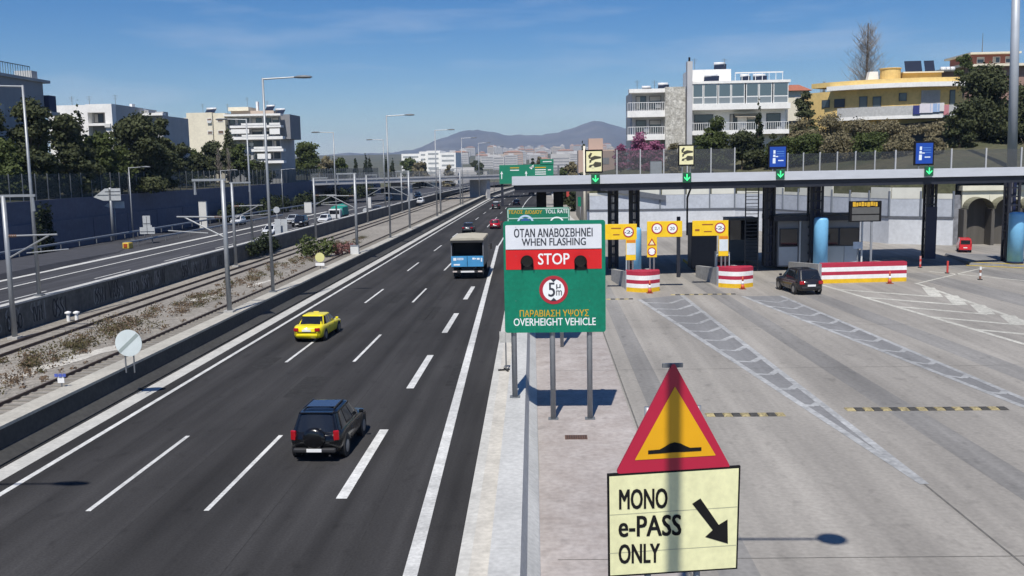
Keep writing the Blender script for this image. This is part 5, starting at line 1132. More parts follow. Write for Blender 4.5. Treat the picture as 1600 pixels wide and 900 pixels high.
def house(px, Y, w, d, h, m, label, grp, tile=False, py=None):
    x = A(px, 250, Y).x; zb = ground_z(x, Y) if py is None else py
    t = thing('far_house', label, 'house', (x, Y, zb), grp)
    MB().box(x-w/2, x+w/2, Y, Y+d, zb-1, zb+h).build('wall', m, t)
    for k in range(max(1, int(h/3.2))): MB().box(x-w/2+1.2, x+w/2-1.2, Y-.08, Y-.01, zb+.9+3.2*k, zb+2.3+3.2*k).build('window_band', hw, t)
    if tile: MB().grid([[(x-w/2-.5, Y-.5, zb+h), (x+w/2+.5, Y-.5, zb+h), (x+w/2+.5, Y+d+.5, zb+h), (x-w/2-.5, Y+d+.5, zb+h)], [(x-w*.2, Y+d*.45, zb+h+2.5), (x+w*.2, Y+d*.45, zb+h+2.5), (x+w*.2, Y+d*.55, zb+h+2.5), (x-w*.2, Y+d*.55, zb+h+2.5)]]).build('roof', hr, t)
    else: MB().box(x-w*.2, x+w*.2, Y+d*.3, Y+d*.6, zb+h, zb+h+2.6).build('roof_box', m, t)
for i in range(85):
    Y = 900+2300*rd.random()**.8; px = rd.uniform(715, 965) if i % 9 else rd.uniform(690, 800)
    house(px, Y, rd.uniform(12, 30), rd.uniform(10, 16), rd.choice((7, 10, 13, 16, 19)), rd.choice(hm+[hm[0], hm[0]]), 'small pale house of the distant city below the mountain', 'houses of the distant city', rd.random() < .25)
house(640, 480, 22, 12, 5.5, hm[1], 'low cream house above the left end of the overpass', None); house(690, 520, 17, 10, 6.5, hm[0], 'low white house right under the large slab building', None); house(726, 560, 26, 10, 7, hm[0], 'wide low white house beside the large slab building', None)
house(932, 215, 8, 9, 4.0, hm[2], 'pink house behind the first yellow lane sign', None, False, 9.0)
# ============================================================ TREES
def tree(px, pyt, Y, rpx, zb, m, label, n=2600, size=.45, kind='round', seed=0, name='tree', grp=None, cat='tree', low=.25, tm=None, X=None):
    x = A(px, pyt, Y).x if X is None else X; zt = A(px, pyt, Y).z; r = rpx*Y/FP; H = zt-zb; rd = random.Random(seed*13+5)
    t = thing(name, label, cat, (x, Y, zb), grp); blobs = []; br = []
    if kind == 'round':
        for k in range(34):
            u = rd.random(); zz = zb+H*(low+(1-low)*.86*u); rr = r*(.95 if u < .6 else .95-1.1*(u-.6)); a = rd.uniform(0, 6.28); q = rr*rd.uniform(.15, .74); s = r*rd.uniform(.22, .44)
            blobs.append((x+q*math.cos(a), Y+q*math.sin(a), min(zz, zt-s*.6), s*1.15, s*1.15, s*rd.uniform(.55, .8))); br.append(blobs[-1][:3])
        blobs.append((x+r*.08, Y, zt-r*.28, r*.38, r*.38, r*.28))
    elif kind == 'spire':
        for k in range(16):
            u = k/15; rr = r*(1-.93*u)
            for j in range(3 if u < .8 else 1): a = rd.uniform(0, 6.28); blobs.append((x+rr*.5*math.cos(a), Y+rr*.5*math.sin(a), zb+H*(low+(1-low)*.97*u), max(.15, rr*.62), max(.15, rr*.62), H*.045))
    elif kind == 'column':
        for k in range(11): u = k/10; rr = r*math.sin(math.pi*(.16+.80*u)); blobs.append((x+rd.uniform(-.15, .15)*r, Y, zb+H*(.08+.88*u), rr*.95, rr*.95, H*.08))
    elif kind == 'twig':
        pass
    tb = MB()
    if kind == 'twig':
        mb = MB()
        for k in range(int(n/22)):
            u = rd.random()**.8; z0 = zb+H*(.12+.75*u); a = rd.uniform(0, 6.28); L = H*.20*rd.uniform(.5, 1)*(1.1-u*.6); sp = r*.95*(1-u*.72)
            p0 = Vector((x+rd.gauss(0, .12)*r, Y+rd.gauss(0, .12)*r, z0)); p1 = p0+Vector((math.cos(a)*sp, math.sin(a)*sp, L)); mb.tube(p0, p1, .045, .012, 3)
            for j in range(5):
                c = p0.lerp(p1, rd.random()); a2 = rd.uniform(0, 6.28); mb.tube(c, c+Vector((math.cos(a2)*sp*.5, math.sin(a2)*sp*.5, L*.5)), .022, .008, 3)
        mb.build('crown', m, t)
    else: leaves(MB(), blobs, int(n*3.0), size*.9, seed, shell=.4).build('crown', m, t)
    top = zb+H*(.72 if kind != 'twig' else .95); rt = max(.12, H*.022)
    tb.tube((x, Y, zb-.3), (x, Y, zb+H*.4), rt, rt*.7, 8); tb.tube((x, Y, zb+H*.4), (x, Y, top), rt*.7, rt*.2, 7)
    for b in br[:8]: tb.tube((x, Y, zb+H*rd.uniform(.25, .5)), b, rt*.4, rt*.12, 5)
    tb.build('trunk', tm or bark, t); return t
G1 = 'trees above the dark retaining wall'
tree(-25, 150, 109, 46, 7.2, L_dark, 'dark pine cut by the left edge in front of the grey apartment house', 3000, .5, seed=1, grp=G1, low=.05)
tree(40, 152, 113, 46, 7.2, L_dark, 'dark pine left of the tall parapet lamp under the grey apartment house', 3600, .5, seed=2, grp=G1, low=.05)
tree(97, 176, 121, 44, 7.2, L_dark, 'dark broad pine below the white house, left of the spiky conifer', 3400, .5, seed=3, grp=G1, low=.05)
tree(121, 150, 127, 19, 7.2, L_cyp, 'spiky dark conifer standing out against the white house', 420, .55, 'spire', 4, 'conifer', None, 'tree', .3)
tree(152, 206, 131, 38, 7.2, L_mid, 'lighter green tree in front of the white house balcony', 2800, .5, seed=5, grp=G1, low=.05)
tree(212, 174, 138, 52, 7.3, L_dark, 'large dark green tree covering the right half of the white house', 5200, .52, seed=6, grp=G1, low=.05)
tree(250, 184, 146, 27, 7.3, L_dark, 'dark tree at the right end of the tree belt against the sky', 2400, .5, seed=7, grp=G1, low=.05)
tree(281, 223, 163, 24, 7.6, L_dark, 'small dark tree just left of the cream apartment block', 1500, .5, seed=8, grp=G1, low=.05)
tree(58, 218, 116, 40, 7.2, L_mid, 'low green tree behind the fence under the dark pines', 2000, .46, seed=9, grp=G1, low=.02)
tree(185, 228, 134, 36, 7.2, L_mid, 'low olive green tree behind the fence below the large dark tree', 2000, .48, seed=10, grp=G1, low=.02)
tree(4, 215, 108, 36, 7.2, L_mid, 'low leafy tree behind the fence at the left edge', 1900, .45, seed=11, grp=G1, low=.02)
tree(120, 222, 124, 38, 7.2, L_dark, 'low dark tree behind the fence under the spiky conifer', 1900, .46, seed=12, grp=G1, low=.02)
tree(238, 222, 143, 36, 7.4, L_dark, 'low dark tree behind the fence at the right end of the belt', 1900, .5, seed=13, grp=G1, low=.02)
tree(310, 238, 172, 26, 7.4, L_dark, 'low dark bushy tree behind the fence before the cream block', 1300, .5, seed=119, grp=G1, low=.02)
tree(405, 250, 205, 26, 7.4, L_dark, 'low dark bushy tree under the balconies of the cream block', 1300, .6, seed=120, grp=G1, low=.02)
tree(332, 219, 192, 27, 7.4, L_dark, 'dark tree in front of the cream block blank wall', 1700, .6, seed=14)
tree(357, 198, 198, 13, 7.4, L_dark, 'narrow dark tree at the corner of the cream block balconies', 1000, .55, 'column', 15)
tree(373, 224, 195, 22, 7.4, L_mid, 'green tree in front of the lowest balconies of the cream block', 1300, .6, seed=16)
tree(300, 232, 188, 18, 7.4, L_mid, 'small green tree under the blank wall of the cream block', 900, .55, seed=17)
for px, l in ((340, 'pale leafless trunk tree left in front of the cream block'), (356, 'pale leafless trunk tree right in front of the cream block'), (272, 'pale bare tree beside the small dark tree')): tree(px, 228, 184, 7, 7.4, L_twig, l, 900, .3, 'twig', px, 'bare_tree', 'bare trees by the cream block')
tree(477, 222, 250, 27, 7.0, L_mid, 'round green tree right of the cream block', 2200, .7, seed=18)
tree(428, 240, 240, 16, 7.0, L_dark, 'dark small tree under the right balconies of the cream block', 900, .7, seed=19)
tree(530, 246, 300, 15, 3.0, L_mid, 'yellowish green low tree beyond the round tree', 800, .9, seed=20)
tree(508, 244, 270, 17, 4.0, L_olive, 'grey olive tree between the round tree and the cypresses', 800, .8, seed=21)
for i, (px, py) in enumerate(((521, 240), (535, 243), (555, 245), (571, 241), (577, 243), (603, 246), (613, 248))): tree(px, py, 330+12*i, 4.2, 2.0, L_cyp, 'slim cypress left of the large slab building, %s' % ('leftmost', 'second from the left', 'third from the left', 'fourth, left one of a close pair', 'fifth, right one of a close pair', 'sixth, by the slim street lamp', 'rightmost')[i], 260, .9, 'column', 40+i, 'cypress', 'slim cypresses on the horizon')
tree(640, 247, 470, 19, -.3, L_mid, 'round hill of dark green trees before the white slab building', 1500, 1.4, seed=50); tree(655, 253, 460, 14, -.3, L_olive, 'reddish olive tree right of the round dark tree', 800, 1.3, seed=51)
for i, (px, py) in enumerate(((641, 242), (659, 247), (664, 248))): tree(px, py, 480, 2.2, 0, L_cyp, 'thin cypress before the white slab building, %s' % ('on the left', 'middle one', 'on the right')[i], 160, 1.3, 'column', 54+i, 'cypress', 'thin cypresses by the slab building')
for i, (px, py, Y, r, l) in enumerate(((742, 250, 620, 8, 'dark tree right of the white slab building'), (750, 254, 560, 8, 'low dark tree among the far white houses'), (832, 248, 520, 4, 'dark cypress behind the green overhead sign'), (842, 245, 520, 7, 'reddish dark tree behind the green overhead sign'), (700, 258, 430, 10, 'low bush on the far end of the overpass'), (610, 262, 420, 16, 'brownish bush bank left of the overpass deck'))):
    tree(px, py, Y, r, -.3, (L_dark, L_dark, L_cyp, L_olive, L_olive, L_olive)[i], l, 500, 1.3, seed=60+i, low=.1)
# right side
tree(911, 221, 270, 7, 3, L_cyp, 'dark cypress left of the first yellow lane sign', 500, .8, 'column', 70, 'cypress')
tree(893, 252, 250, 15, .5, L_olive, 'olive coloured tree beyond the far exit', 900, .9, seed=71, low=.05); tree(878, 262, 300, 12, 0, L_mid, 'green tree far along the exit kerb', 600, 1.0, seed=72, low=.05)
tree(896, 285, 205, 11, 0, L_dark, 'dark bush behind the narrow green sign at the exit', 900, .6, seed=73, low=.02); tree(884, 290, 240, 8, 0, L_dark, 'small dark bush by the red sign at the exit', 500, .6, seed=74, low=.02)
JP = 'pink blossoming trees at the street fence'
tree(998, 205, 150, 23, 8.3, L_pink, 'taller pink blossoming tree before the left wing of the white house', 1500, .34, seed=75, name='judas_tree', grp=JP, low=.2); tree(1022, 219, 149, 20, 8.3, L_pink, 'pink blossoming tree close to the stone panel', 1300, .32, seed=76, name='judas_tree', grp=JP, low=.2); tree(970, 224, 151, 15, 8.3, L_pink, 'small pink blossoming tree nearest the first yellow sign', 800, .3, seed=77, name='judas_tree', grp=JP, low=.2)
tree(1052, 222, 148, 16, 8.3, L_olive, 'grey green bush below the stone panel', 900, .34, seed=78, low=.1)
tree(1118, 181, 151, 30, 8.4, L_mid, 'dark olive pine before the white house, left of the slim conifer', 3000, .42, seed=79, low=.12); tree(1160, 203, 149, 30, 8.4, L_dark, 'lower dark pine between the yellow and blue lane signs', 2600, .42, seed=80, low=.1); tree(1095, 212, 147, 20, 8.4, L_mid, 'low green pine just right of the second yellow lane sign', 1400, .4, seed=81, low=.05)
tree(1186, 153, 150, 13, 8.4, L_cyp, 'slim dark conifer in front of the white house balconies', 1100, .42, 'spire', 82, 'conifer', low=.1); tree(1207, 208, 148, 17, 8.4, L_dark, 'dark bush behind the blue lane sign over the booth', 1100, .4, seed=83, low=.05)
tree(1258, 143, 172, 22, 9, L_dark, 'dark tree between the white and yellow houses', 2200, .45, seed=84, low=.1); tree(1288, 122, 200, 12, 12, L_twig, 'faint bare tree left of the yellow house roof', 1500, .3, 'twig', 85, 'bare_tree')
tree(1357, 28, 236, 38, 18, L_twig, 'tall bare poplar rising behind the yellow house', 6500, .3, 'twig', 86, 'bare_poplar')
BR = 'brownish shrubs on the bank below the yellow house'
for i, (px, py, Y, r, m, l) in enumerate(((1252, 182, 160, 32, L_olive, 'leftmost tall shrub of the bank, beside the white house'), (1298, 174, 164, 36, L_olive, 'tall brownish shrub below the left end of the yellow house'), (1342, 182, 161, 36, L_olive, 'brownish shrub below the yellow house balcony'), (1384, 186, 158, 36, L_olive, 'olive shrub in the middle of the bank'), (1425, 192, 156, 36, L_olive, 'olive shrub below the laundry'), (1464, 186, 152, 32, L_olive, 'brownish shrub left of the big dark pine'), (1262, 206, 146, 34, L_mid, 'greener front shrub right of the booth sign'), (1312, 204, 143, 36, L_olive, 'front shrub in the middle of the street fence'), (1362, 206, 139, 36, L_mid, 'dark front shrub behind the fence middle'), (1410, 208, 135, 34, L_olive, 'front shrub left of the right hand blue sign'), (1452, 212, 132, 30, L_olive, 'front shrub right behind the right hand blue sign'), (1220, 215, 146, 26, L_mid, 'green shrub just right of the booth lane sign'))): tree(px, py, Y, r, 8.6, m, l, 2600, .36, seed=90+i, name='bank_shrub', grp=BR, cat='shrub', low=.0)
tree(1540, 98, 144, 60, 8.6, L_dark, 'big dark pine left of and behind the thick mast', 5200, .48, seed=110, low=.1); tree(1592, 128, 138, 48, 8.6, L_dark, 'dark pine at the right edge behind the thick mast', 3200, .48, seed=111, low=.1); tree(1502, 158, 136, 28, 8.6, L_dark, 'lower part pine beside the right hand blue sign', 2000, .44, seed=112, low=.05)
tree(1508, 84, 215, 16, 22, L_mid, 'green hillside tree beside the brown red house', 900, .6, seed=113)
tree(1655, 130, 140, 46, 8.6, L_dark, 'dark pine just outside the right edge', 2000, .5, seed=114, low=.1)
# ============================================================ VEHICLES AND PEOPLE
tail = mat('tail_lamp', (.35, .006, .012), .15, 0, spec=.7); head = mat('head_lamp', (.62, .64, .66), .1, 0, spec=.8); plate_m = mat('number_plate', (.75, .75, .74), .5, .03, 4)
rim_m = mat('alloy_rim', (.30, .31, .32), .35, .05, 4, metal=.6); trim = mat('black_trim', (.02, .02, .022), .6, .1, 4); chrome = mat('chrome', (.6, .6, .62), .15, 0, metal=1)
def carpaint(n, c): return mat('car_paint_'+n, c, .25, .03, 3, spec=.5, coat=.35)
SHAPE = {
 'suv': dict(L=4.35, W=1.85, H=1.70, belt=1.02, r=.36, st=[(0, .90, .40, .98), (.03, .97, .30, 1.05), (.15, 1, .26, 1.08), (.55, 1, .26, 1.06), (.70, 1, .26, 1.02), (.93, .96, .30, .90), (1, .84, .38, .72)], gh=(.015, .75, .10, .52), rx=(.95, .70)),
 'sedan': dict(L=4.6, W=1.78, H=1.45, belt=.93, r=.32, st=[(0, .88, .34, .88), (.02, .96, .24, .95), (.14, 1, .20, .98), (.30, 1, .20, .95), (.60, 1, .20, .92), (.72, 1, .20, .90), (.94, .95, .24, .76), (1, .82, .32, .62)], gh=(.13, .74, .27, .56), rx=(.92, .72)),
 'hatch': dict(L=4.0, W=1.72, H=1.48, belt=.93, r=.31, st=[(0, .88, .34, .86), (.03, .97, .24, .94), (.15, 1, .20, .97), (.55, 1, .20, .94), (.72, 1, .20, .90), (.94, .95, .24, .76), (1, .82, .32, .62)], gh=(.03, .76, .11, .55), rx=(.92, .74)),
 'van': dict(L=4.8, W=1.85, H=2.0, belt=1.10, r=.33, st=[(0, .94, .36, 1.05), (.02, .98, .24, 1.10), (.5, 1, .20, 1.12), (.75, 1, .20, 1.08), (.95, .96, .24, .90), (1, .85, .32, .70)], gh=(.005, .85, .02, .70), rx=(.96, .88)),
}
def car(kind, label, loc, rz, paint, cat='car', roof=None, grp=None, extras=()):
    q = SHAPE[kind]; L, Wd, H, b, r = q['L'], q['W'], q['H'], q['belt'], q['r']; h = Wd/2
    name = {'suv': 'suv', 'sedan': 'saloon_car', 'hatch': 'hatchback_car', 'van': 'van'}[kind]
    t = thing(name, label, cat, loc, grp, rz); t.rotation_euler = (0, 0, rz); WL[t.name] = Vector((0, 0, 0))
    st = q['st']; pw = 12 if kind in ('suv', 'van') else 9
    def fw(y): return max(.74, (1-min(1, abs(2*y/L-1))**pw)**(1/6))
    def fz(y, k):
        u = y/L
        for a, c in zip(st, st[1:]):
            if a[0] <= u <= c[0]: e = (u-a[0])/(c[0]-a[0]); e = e*e*(3-2*e); return a[k]+(c[k]-a[k])*e
        return st[-1][k]
    body = MB(); rings = []
    for i in range(33):
        y = L*(.5-.5*math.cos(math.pi*i/32)); f = fw(y); z0, z1 = fz(y, 2), fz(y, 3); zm = (z0+z1)/2; g = .80+.20*f
        z0, z1 = zm+(z0-zm)*g, zm+(z1-zm)*g; a = h*f
        pr = [(0, z0), (a*.80, z0), (a*.95, z0+.09), (a*.99, z0+.22), (a, zm+.04), (a*.985, z1-.14), (a*.95, z1-.06), (a*.86, z1-.015), (a*.5, z1), (0, z1+.012)]
        rings.append([(x, y, z) for x, z in pr]+[(-x, y, z) for x, z in reversed(pr[1:-1])])
    body.grid(rings)
    y0, y1, y2, y3 = [v*L for v in q['gh']]; wb, wt = h*q['rx'][0], h*q['rx'][1]; zb = b-.05
    def C(ang, tt, off=0.0):         # cabin surface: plan angle, height 0..1
        ya, yb = y0+(y2-y0)*tt, y1+(y3-y1)*tt; w = wb+(wt-wb)*tt; rd_ = 0
        if tt > .86: e = (tt-.86)/.14; rd_ = .22*(1-math.sqrt(max(0, 1-e*e)))
        c, s = math.cos(ang), math.sin(ang); ex = 2/7.0
        X = abs(c)**ex*(1 if c >= 0 else -1)*(w-rd_+off); Y = abs(s)**ex*(1 if s >= 0 else -1)*((yb-ya)/2-rd_*1.4+off)
        return (X, (ya+yb)/2+Y, zb+(H-zb)*tt+(off*.3))
    N = 48; TT = (0, .2, .45, .7, .86, .91, .95, .98, 1.0)
    AN = lambda k: 2*math.pi*k/N+.0654
    body.grid([[C(AN(k), tt) for k in range(N)] for tt in TT[:5]], cap=False)
    body.build('body', paint, t, True)
    MB().grid([[C(AN(k), tt, .002) for k in range(N)] for tt in TT[4:]]+[[(x*.5, (y-(y2+y3)/2)*.5+(y2+y3)/2, H+.03) for x, y, z in [C(AN(k), 1.0) for k in range(N)]]]).build('roof', roof or paint, t, True)
    def patch(name, axis, u0, u1, t0, t1, sgn):    # glass that follows the cabin: u in -1..1 along the face
        mb = MB(); rows = []
        for j in range(5):
            tt = t0+(t1-t0)*j/4; row = []
            for i in range(9):
                u = u0+(u1-u0)*i/8; uu = math.copysign(abs(u)**3.5, u); uu = max(-1, min(1, uu))
                ang = math.acos(max(-1, min(1, uu))) if axis == 'y' else math.asin(uu)
                if axis == 'y': ang = ang*sgn
                else: ang = ang if sgn > 0 else math.pi-ang
                row.append(C(ang, tt, .012))
            rows.append(row)
        mb.grid(rows, closed=False); return mb.build(name, glass_dk, t, True)
    lo, hi = .12, .84
    patch('rear_window', 'y', -.90, .90, .10 if kind != 'sedan' else .16, .86, -1); patch('windscreen', 'y', -.94, .94, .06, .86, 1)
    for s in (-1, 1):
        for u0, u1 in (((-.90, -.34), (-.28, .26), (.32, .86)) if kind in ('suv', 'van') else ((-.80, .02), (.08, .84))): patch('side_window', 'x', u0, u1, lo, hi, s)
        for yy in (.19, .80):
            y = yy*L; MB().tube((s*(h-.09), y, r+.02), (s*(h+.004), y, r+.02), r*1.17, None, 24).build('wheel_arch', trim, t)
            w = MB().tube((s*(h-.22), y, r), (s*(h+.012), y, r), r, None, 24).build('wheel', rubber, t); MB().tube((s*(h+.004), y, r), (s*(h+.02), y, r), r*.64, r*.60, 14).build('rim', rim_m, w)
        zt = st[0][3]; lz, lh = (zt-.04, .34) if kind in ('suv', 'van') else (zt-.12, .20)
        MB().obox((s*h*(.70 if lh < .3 else .80), .02 if lh < .3 else .07, lz), .30 if lh < .3 else .20, .10, lh, s*R(10 if lh < .3 else 24)).build('tail_light', tail, t, bevel=.03)
        MB().obox((s*h*.66, L-.13, st[-1][3]+.03), .36, .20, .13, -s*R(24), 0, R(-25)).build('headlight', head, t, bevel=.03)
        MB().obox((s*(h+.07), y1-.30*(y1-y3)-.1, b+.06), .17, .12, .13).build('mirror', paint, t, bevel=.03)
    MB().obox((0, .05 if kind != 'suv' else -.03, .44), Wd*(.80 if kind == 'suv' else .72), .14, .18).build('bumper', paint if kind == 'sedan' else trim, t, bevel=.06)
    MB().obox((0, L-.07, .44), Wd*.72, .16, .20).build('bumper', paint, t, bevel=.06)
    pz_ = .40 if kind == 'suv' else (.66 if kind == 'sedan' else .52)
    py_ = -.13 if kind == 'suv' else -.052
    MB().box(-.26, .26, py_, py_+.015, pz_, pz_+.115).build('number_plate', plate_m, t); MB().box(-.26, .26, L+.016, L+.03, .40, .51).build('number_plate', plate_m, t)
    MB().obox((0, L-.01, .60), .9, .06, .10).build('grille', trim, t)
    for s in (-1, 1):
        for u in (.355, .60): MB().tube((s*(h*fw(u*L)*1.0-.001), u*L, .34), (s*(h*fw(u*L)*.975), u*L, b-.10), .009, None, 5).build('door_gap', trim, t)
        for u in (.40, .64): MB().box(s*(h-.004)-.014, s*(h-.004)+.014, u*L-.22, u*L-.06, b-.21, b-.18).build('door_handle', paint if kind != 'sedan' else trim, t)
    MB().tube((-h*.55, -.012, st[0][3]-.28), (h*.55, -.012, st[0][3]-.28), .008, None, 5).build('boot_gap', trim, t)
    if kind == 'hatch': MB().tube((0, y0+.0, zb+.09), (.30, y0+(y2-y0)*.3-.02, zb+.09+(H-zb)*.3), .012, None, 5).build('rear_wiper', trim, t)
    MB().tube((h*.55, -.03, .25), (h*.55, .12, .25), .035, None, 8).build('exhaust', chrome, t)
    if 'spare' in extras:
        mb = MB(); rr = [(.0, -.17), (.27, -.17), (.37, -.13), (.40, -.05), (.38, .06)]
        mb.grid([[(x*math.cos(a), y, .86+x*.92*math.sin(a)) for a in [k*math.pi/16 for k in range(32)]] for x, y in rr], cap=False); mb.build('spare_wheel_cover', paint, t, True)
        for s in (-1, 1): MB().box(s*.54-.025, s*.54+.025, y2+.3, y3-.25, H+.005, H+.055).build('roof_rail', trim, t, bevel=.01)
        MB().obox((0, y2-.0, H-.05), 1.15, .24, .05).build('spoiler', paint, t, bevel=.02)
        MB().box(-.50, .50, y2+.5, y3-.4, H+.028, H+.036).build('glass_roof', glassy('roof_glass', (.03, .04, .075), .15), t)
    if 'taxi' in extras:
        MB().box(-.17, .17, (y2+y3)/2+.1, (y2+y3)/2+.2, H+.02, H+.09).build('roof_sign', mat('taxi_sign', (.62, .50, .08), .5, .05, 3), t, bevel=.03); MB().box(-.55, .55, -.022, -.005, .60, .63).build('boot_line', trim, t)
    return t
blackp = carpaint('black', (.004, .004, .005)); yelp = carpaint('yellow', (.80, .66, .008)); greyp = carpaint('grey', (.035, .038, .045)); redp = carpaint('red', (.40, .006, .02)); whitep = carpaint('white', (.62, .63, .64)); darkp = carpaint('charcoal', (.018, .016, .018)); silv = carpaint('silver', (.36, .38, .40))
car('suv', 'black off road car with a spare wheel on its tailgate, nearest on the motorway', (-8.13, 31.6, .006), R(-1.5), blackp, 'car', None, None, ('spare',))
car('sedan', 'bright yellow taxi crossing a lane line on the motorway', (-14.12, 54.2, .006), R(-3), yelp, 'taxi', None, None, ('taxi',))
car('sedan', 'dark grey car on the motorway just beyond the blue truck', (-12.4, 144, .006), 0, greyp); car('hatch', 'red car on the motorway beyond the truck, beside the green sign', (-8.7, 151.6, .006), 0, redp)
car('suv', 'dark car with a pale rear panel far up the motorway', (-12.4, 221, .006), 0, darkp, 'car', whitep); car('sedan', 'small dark car far up the middle lane', (-8.3, 240, .006), 0, darkp)
car('suv', 'dark high car with a pale roof under the overpass shadow', (-6.9+bend(318), 318, .006), 0, darkp, 'car', whitep); car('hatch', 'tiny white car near the motorway bend', (-11.4+bend(356), 356, .006), 0, whitep); car('van', 'tiny white van beside the bend under the canopy beam', (-8+bend(380), 380, .006), 0, whitep)
car('hatch', 'black hatchback with red tail lights rolling up to the toll booth', (19.35, 71.5, .015), R(9), darkp).scale = (1.2, 1.17, 1.27)
# oncoming traffic on the left carriageway (fronts towards us)
ON = 'oncoming cars on the left carriageway'
def oncoming(kind, px, py, X, label, paint, z=1.012):
    Y = G(px, py, 1.0).y; x = G(px, py, 1.0).x if X is None else X
    car(kind, label, (x, Y+SHAPE[kind]['L'], z), math.pi, paint, 'car', None, ON)
oncoming('hatch', 417, 370, None, 'oncoming white car right behind the parapet beside the thin lamp', whitep); oncoming('suv', 464, 355, None, 'oncoming black car behind the white one, near the sign backs', blackp); oncoming('hatch', 503, 350, None, 'oncoming white car before the green tarpaulin truck', whitep)
oncoming('sedan', 586, 334, None, 'oncoming dark car far back beside the round sign', greyp); oncoming('hatch', 655, 319, None, 'oncoming white car close to the overpass', whitep); oncoming('sedan', 447, 350, -43, 'oncoming silver green car in the outer lane by the guardrail', silv); oncoming('hatch', 705, 309, -38, 'oncoming pale car under the overpass', silv); oncoming('van', 700, 312, -44, 'oncoming white van under the overpass', whitep); oncoming('sedan', 690, 306, -41, 'oncoming dark car in the overpass shadow', darkp); oncoming('hatch', 395, 352, -51.5, 'white car standing by the guardrail near the wall', whitep)
# small truck with green tarpaulin
p = G(523, 346, 1.0); t = thing('tarpaulin_truck', 'small truck with a bright green tarpaulin on the left carriageway', 'truck', (p.x, p.y, 1.0)); x, y = p.x, p.y
MB().box(x-1.1, x+1.1, y+1.8, y+6.5, 1.7, 2.0).build('chassis', trim, t); mb = MB(); mb.grid([[(x-1.15, yy, 2.0), (x+1.15, yy, 2.0), (x+1.0, yy, 3.3), (x+.1, yy, 3.8), (x-1.0, yy, 3.3)] for yy in (y+1.9, y+6.4)]); mb.build('tarpaulin', mat('tarpaulin_green', (.01, .27, .20), .6, .1, 1), t); MB().box(x-1.0, x+1.0, y, y+1.75, 1.45, 3.1).build('cab', whitep, t, bevel=.15); MB().box(x-.85, x+.85, y-.02, y-.005, 2.25, 2.9).build('windscreen', glass_dk, t)
for s in (-1, 1):
    for yy in (.8, 5.2): MB().tube((x+s*.8, y+yy, 1.45), (x+s*1.05, y+yy, 1.45), .43, None, 16).build('wheel', rubber, t)
# blue truck
t = thing('box_truck', 'blue truck with open dark rear and beige canvas roof on the motorway', 'truck', (-7.35, 84.5, .006)); WL[t.name] = Vector((0, 0, 0)); tb = mat('truck_blue', (.06, .27, .52), .45, .12, 1.2); tg = mat('truck_side_grey', (.14, .145, .16), .6, .12, 1)
Lb, w = 6.0, 1.28
MB().box(-w, w, 0, Lb, .95, 1.08).build('bed', trim, t)
for s in (-1, 1): MB().box(s*w-.04, s*w+.04, .05, Lb, 1.083, 3.1).build('side_wall', tg, t)
MB().box(-w+.05, w-.05, Lb-.1, Lb-.02, 1.083, 3.1).build('front_wall', trim, t)
mb = MB(); mb.grid([[(-w-.06, yy, 3.103), (w+.06, yy, 3.103), (w+.02, yy, 3.22), (0, yy, 3.30+.05*(i % 2)), (-w-.02, yy, 3.22)] for i, yy in enumerate((-.05, 1, 2, 3, 4, 5, Lb+.05))]); mb.build('canvas_roof', mat('canvas_beige', (.40, .37, .30), .9, .15, 1.2), t)
MB().box(-w-.045, w+.045, -.10, -.02, 2.92, 3.10).build('rear_header', trim, t)
MB().box(-w+.05, w-.05, .9, .96, 1.09, 3.09).build('interior_shade', mat('shade_black', (.008, .008, .009), .9, .2, 2), t)  # black sheet painted in for the shade inside the body
tgate = MB().box(-w-.02, w+.02, -.09, -.005, 1.02, 1.86).build('tailgate', tb, t)
mb = MB()
for a, b, c, d in ((-1.12, -.88, 1.50, 1.72), (-.80, -.34, 1.55, 1.60), (-.80, -.34, 1.66, 1.71), (-.36, -.31, 1.55, 1.71), (-.82, -.77, 1.55, 1.71), (-1.1, -.6, 1.12, 1.24), (.42, .6, 1.58, 1.72), (.62, .72, 1.60, 1.68), (.78, 1.0, 1.56, 1.70), (1.1, 1.2, 1.4, 1.7)): MB().box(a, b, -.097, -.091, c, d).build('white_marking', swhite, tgate); MB().box(-.02, .02, -.094, -.0905, 1.04, 1.84).build('gate_seam', trim, tgate)
MB().box(-.45, .45, .1, Lb+1.6, .62, .94).build('chassis', trim, t); MB().box(-1.15, 1.15, -.02, .12, .52, .70).build('bumper', trim, t); MB().box(-.55, .55, -.04, -.022, .55, .68).build('number_plate', plate_m, t)
for s in (-1, 1):
    MB().box(s*1.02-.17, s*1.02+.17, -.05, -.022, .57, .68).build('tail_light', mat('lamp_pale', (.6, .52, .48), .3, .05, 3), t)
    for yy in (1.3, 6.6): wh = MB().tube((s*.72, yy, .5), (s*1.16, yy, .5), .5, None, 20).build('wheel', rubber, t); MB().tube((s*1.15, yy, .5), (s*1.175, yy, .5), .28, None, 14).build('rim', rim_m, wh)
    MB().box(s*.95-.25, s*.95+.25, .72, .75, .15, .93).build('mud_flap', rubber, t); MB().box(s*1.5-.1, s*1.5+.1, 7.0, 7.1, 1.8, 2.3).build('mirror', trim, t); MB().tube((s*1.1, 7.05, 2.1), (s*1.45, 7.05, 2.1), .03).build('mirror_arm', trim, t)
MB().box(-1.1, 1.1, Lb+.1, Lb+1.9, .7, 2.55).build('cab', tb, t, bevel=.12)
t.location = (-7.35, 84.5, .006); t.scale = (1.1, 1.1, 1.12)
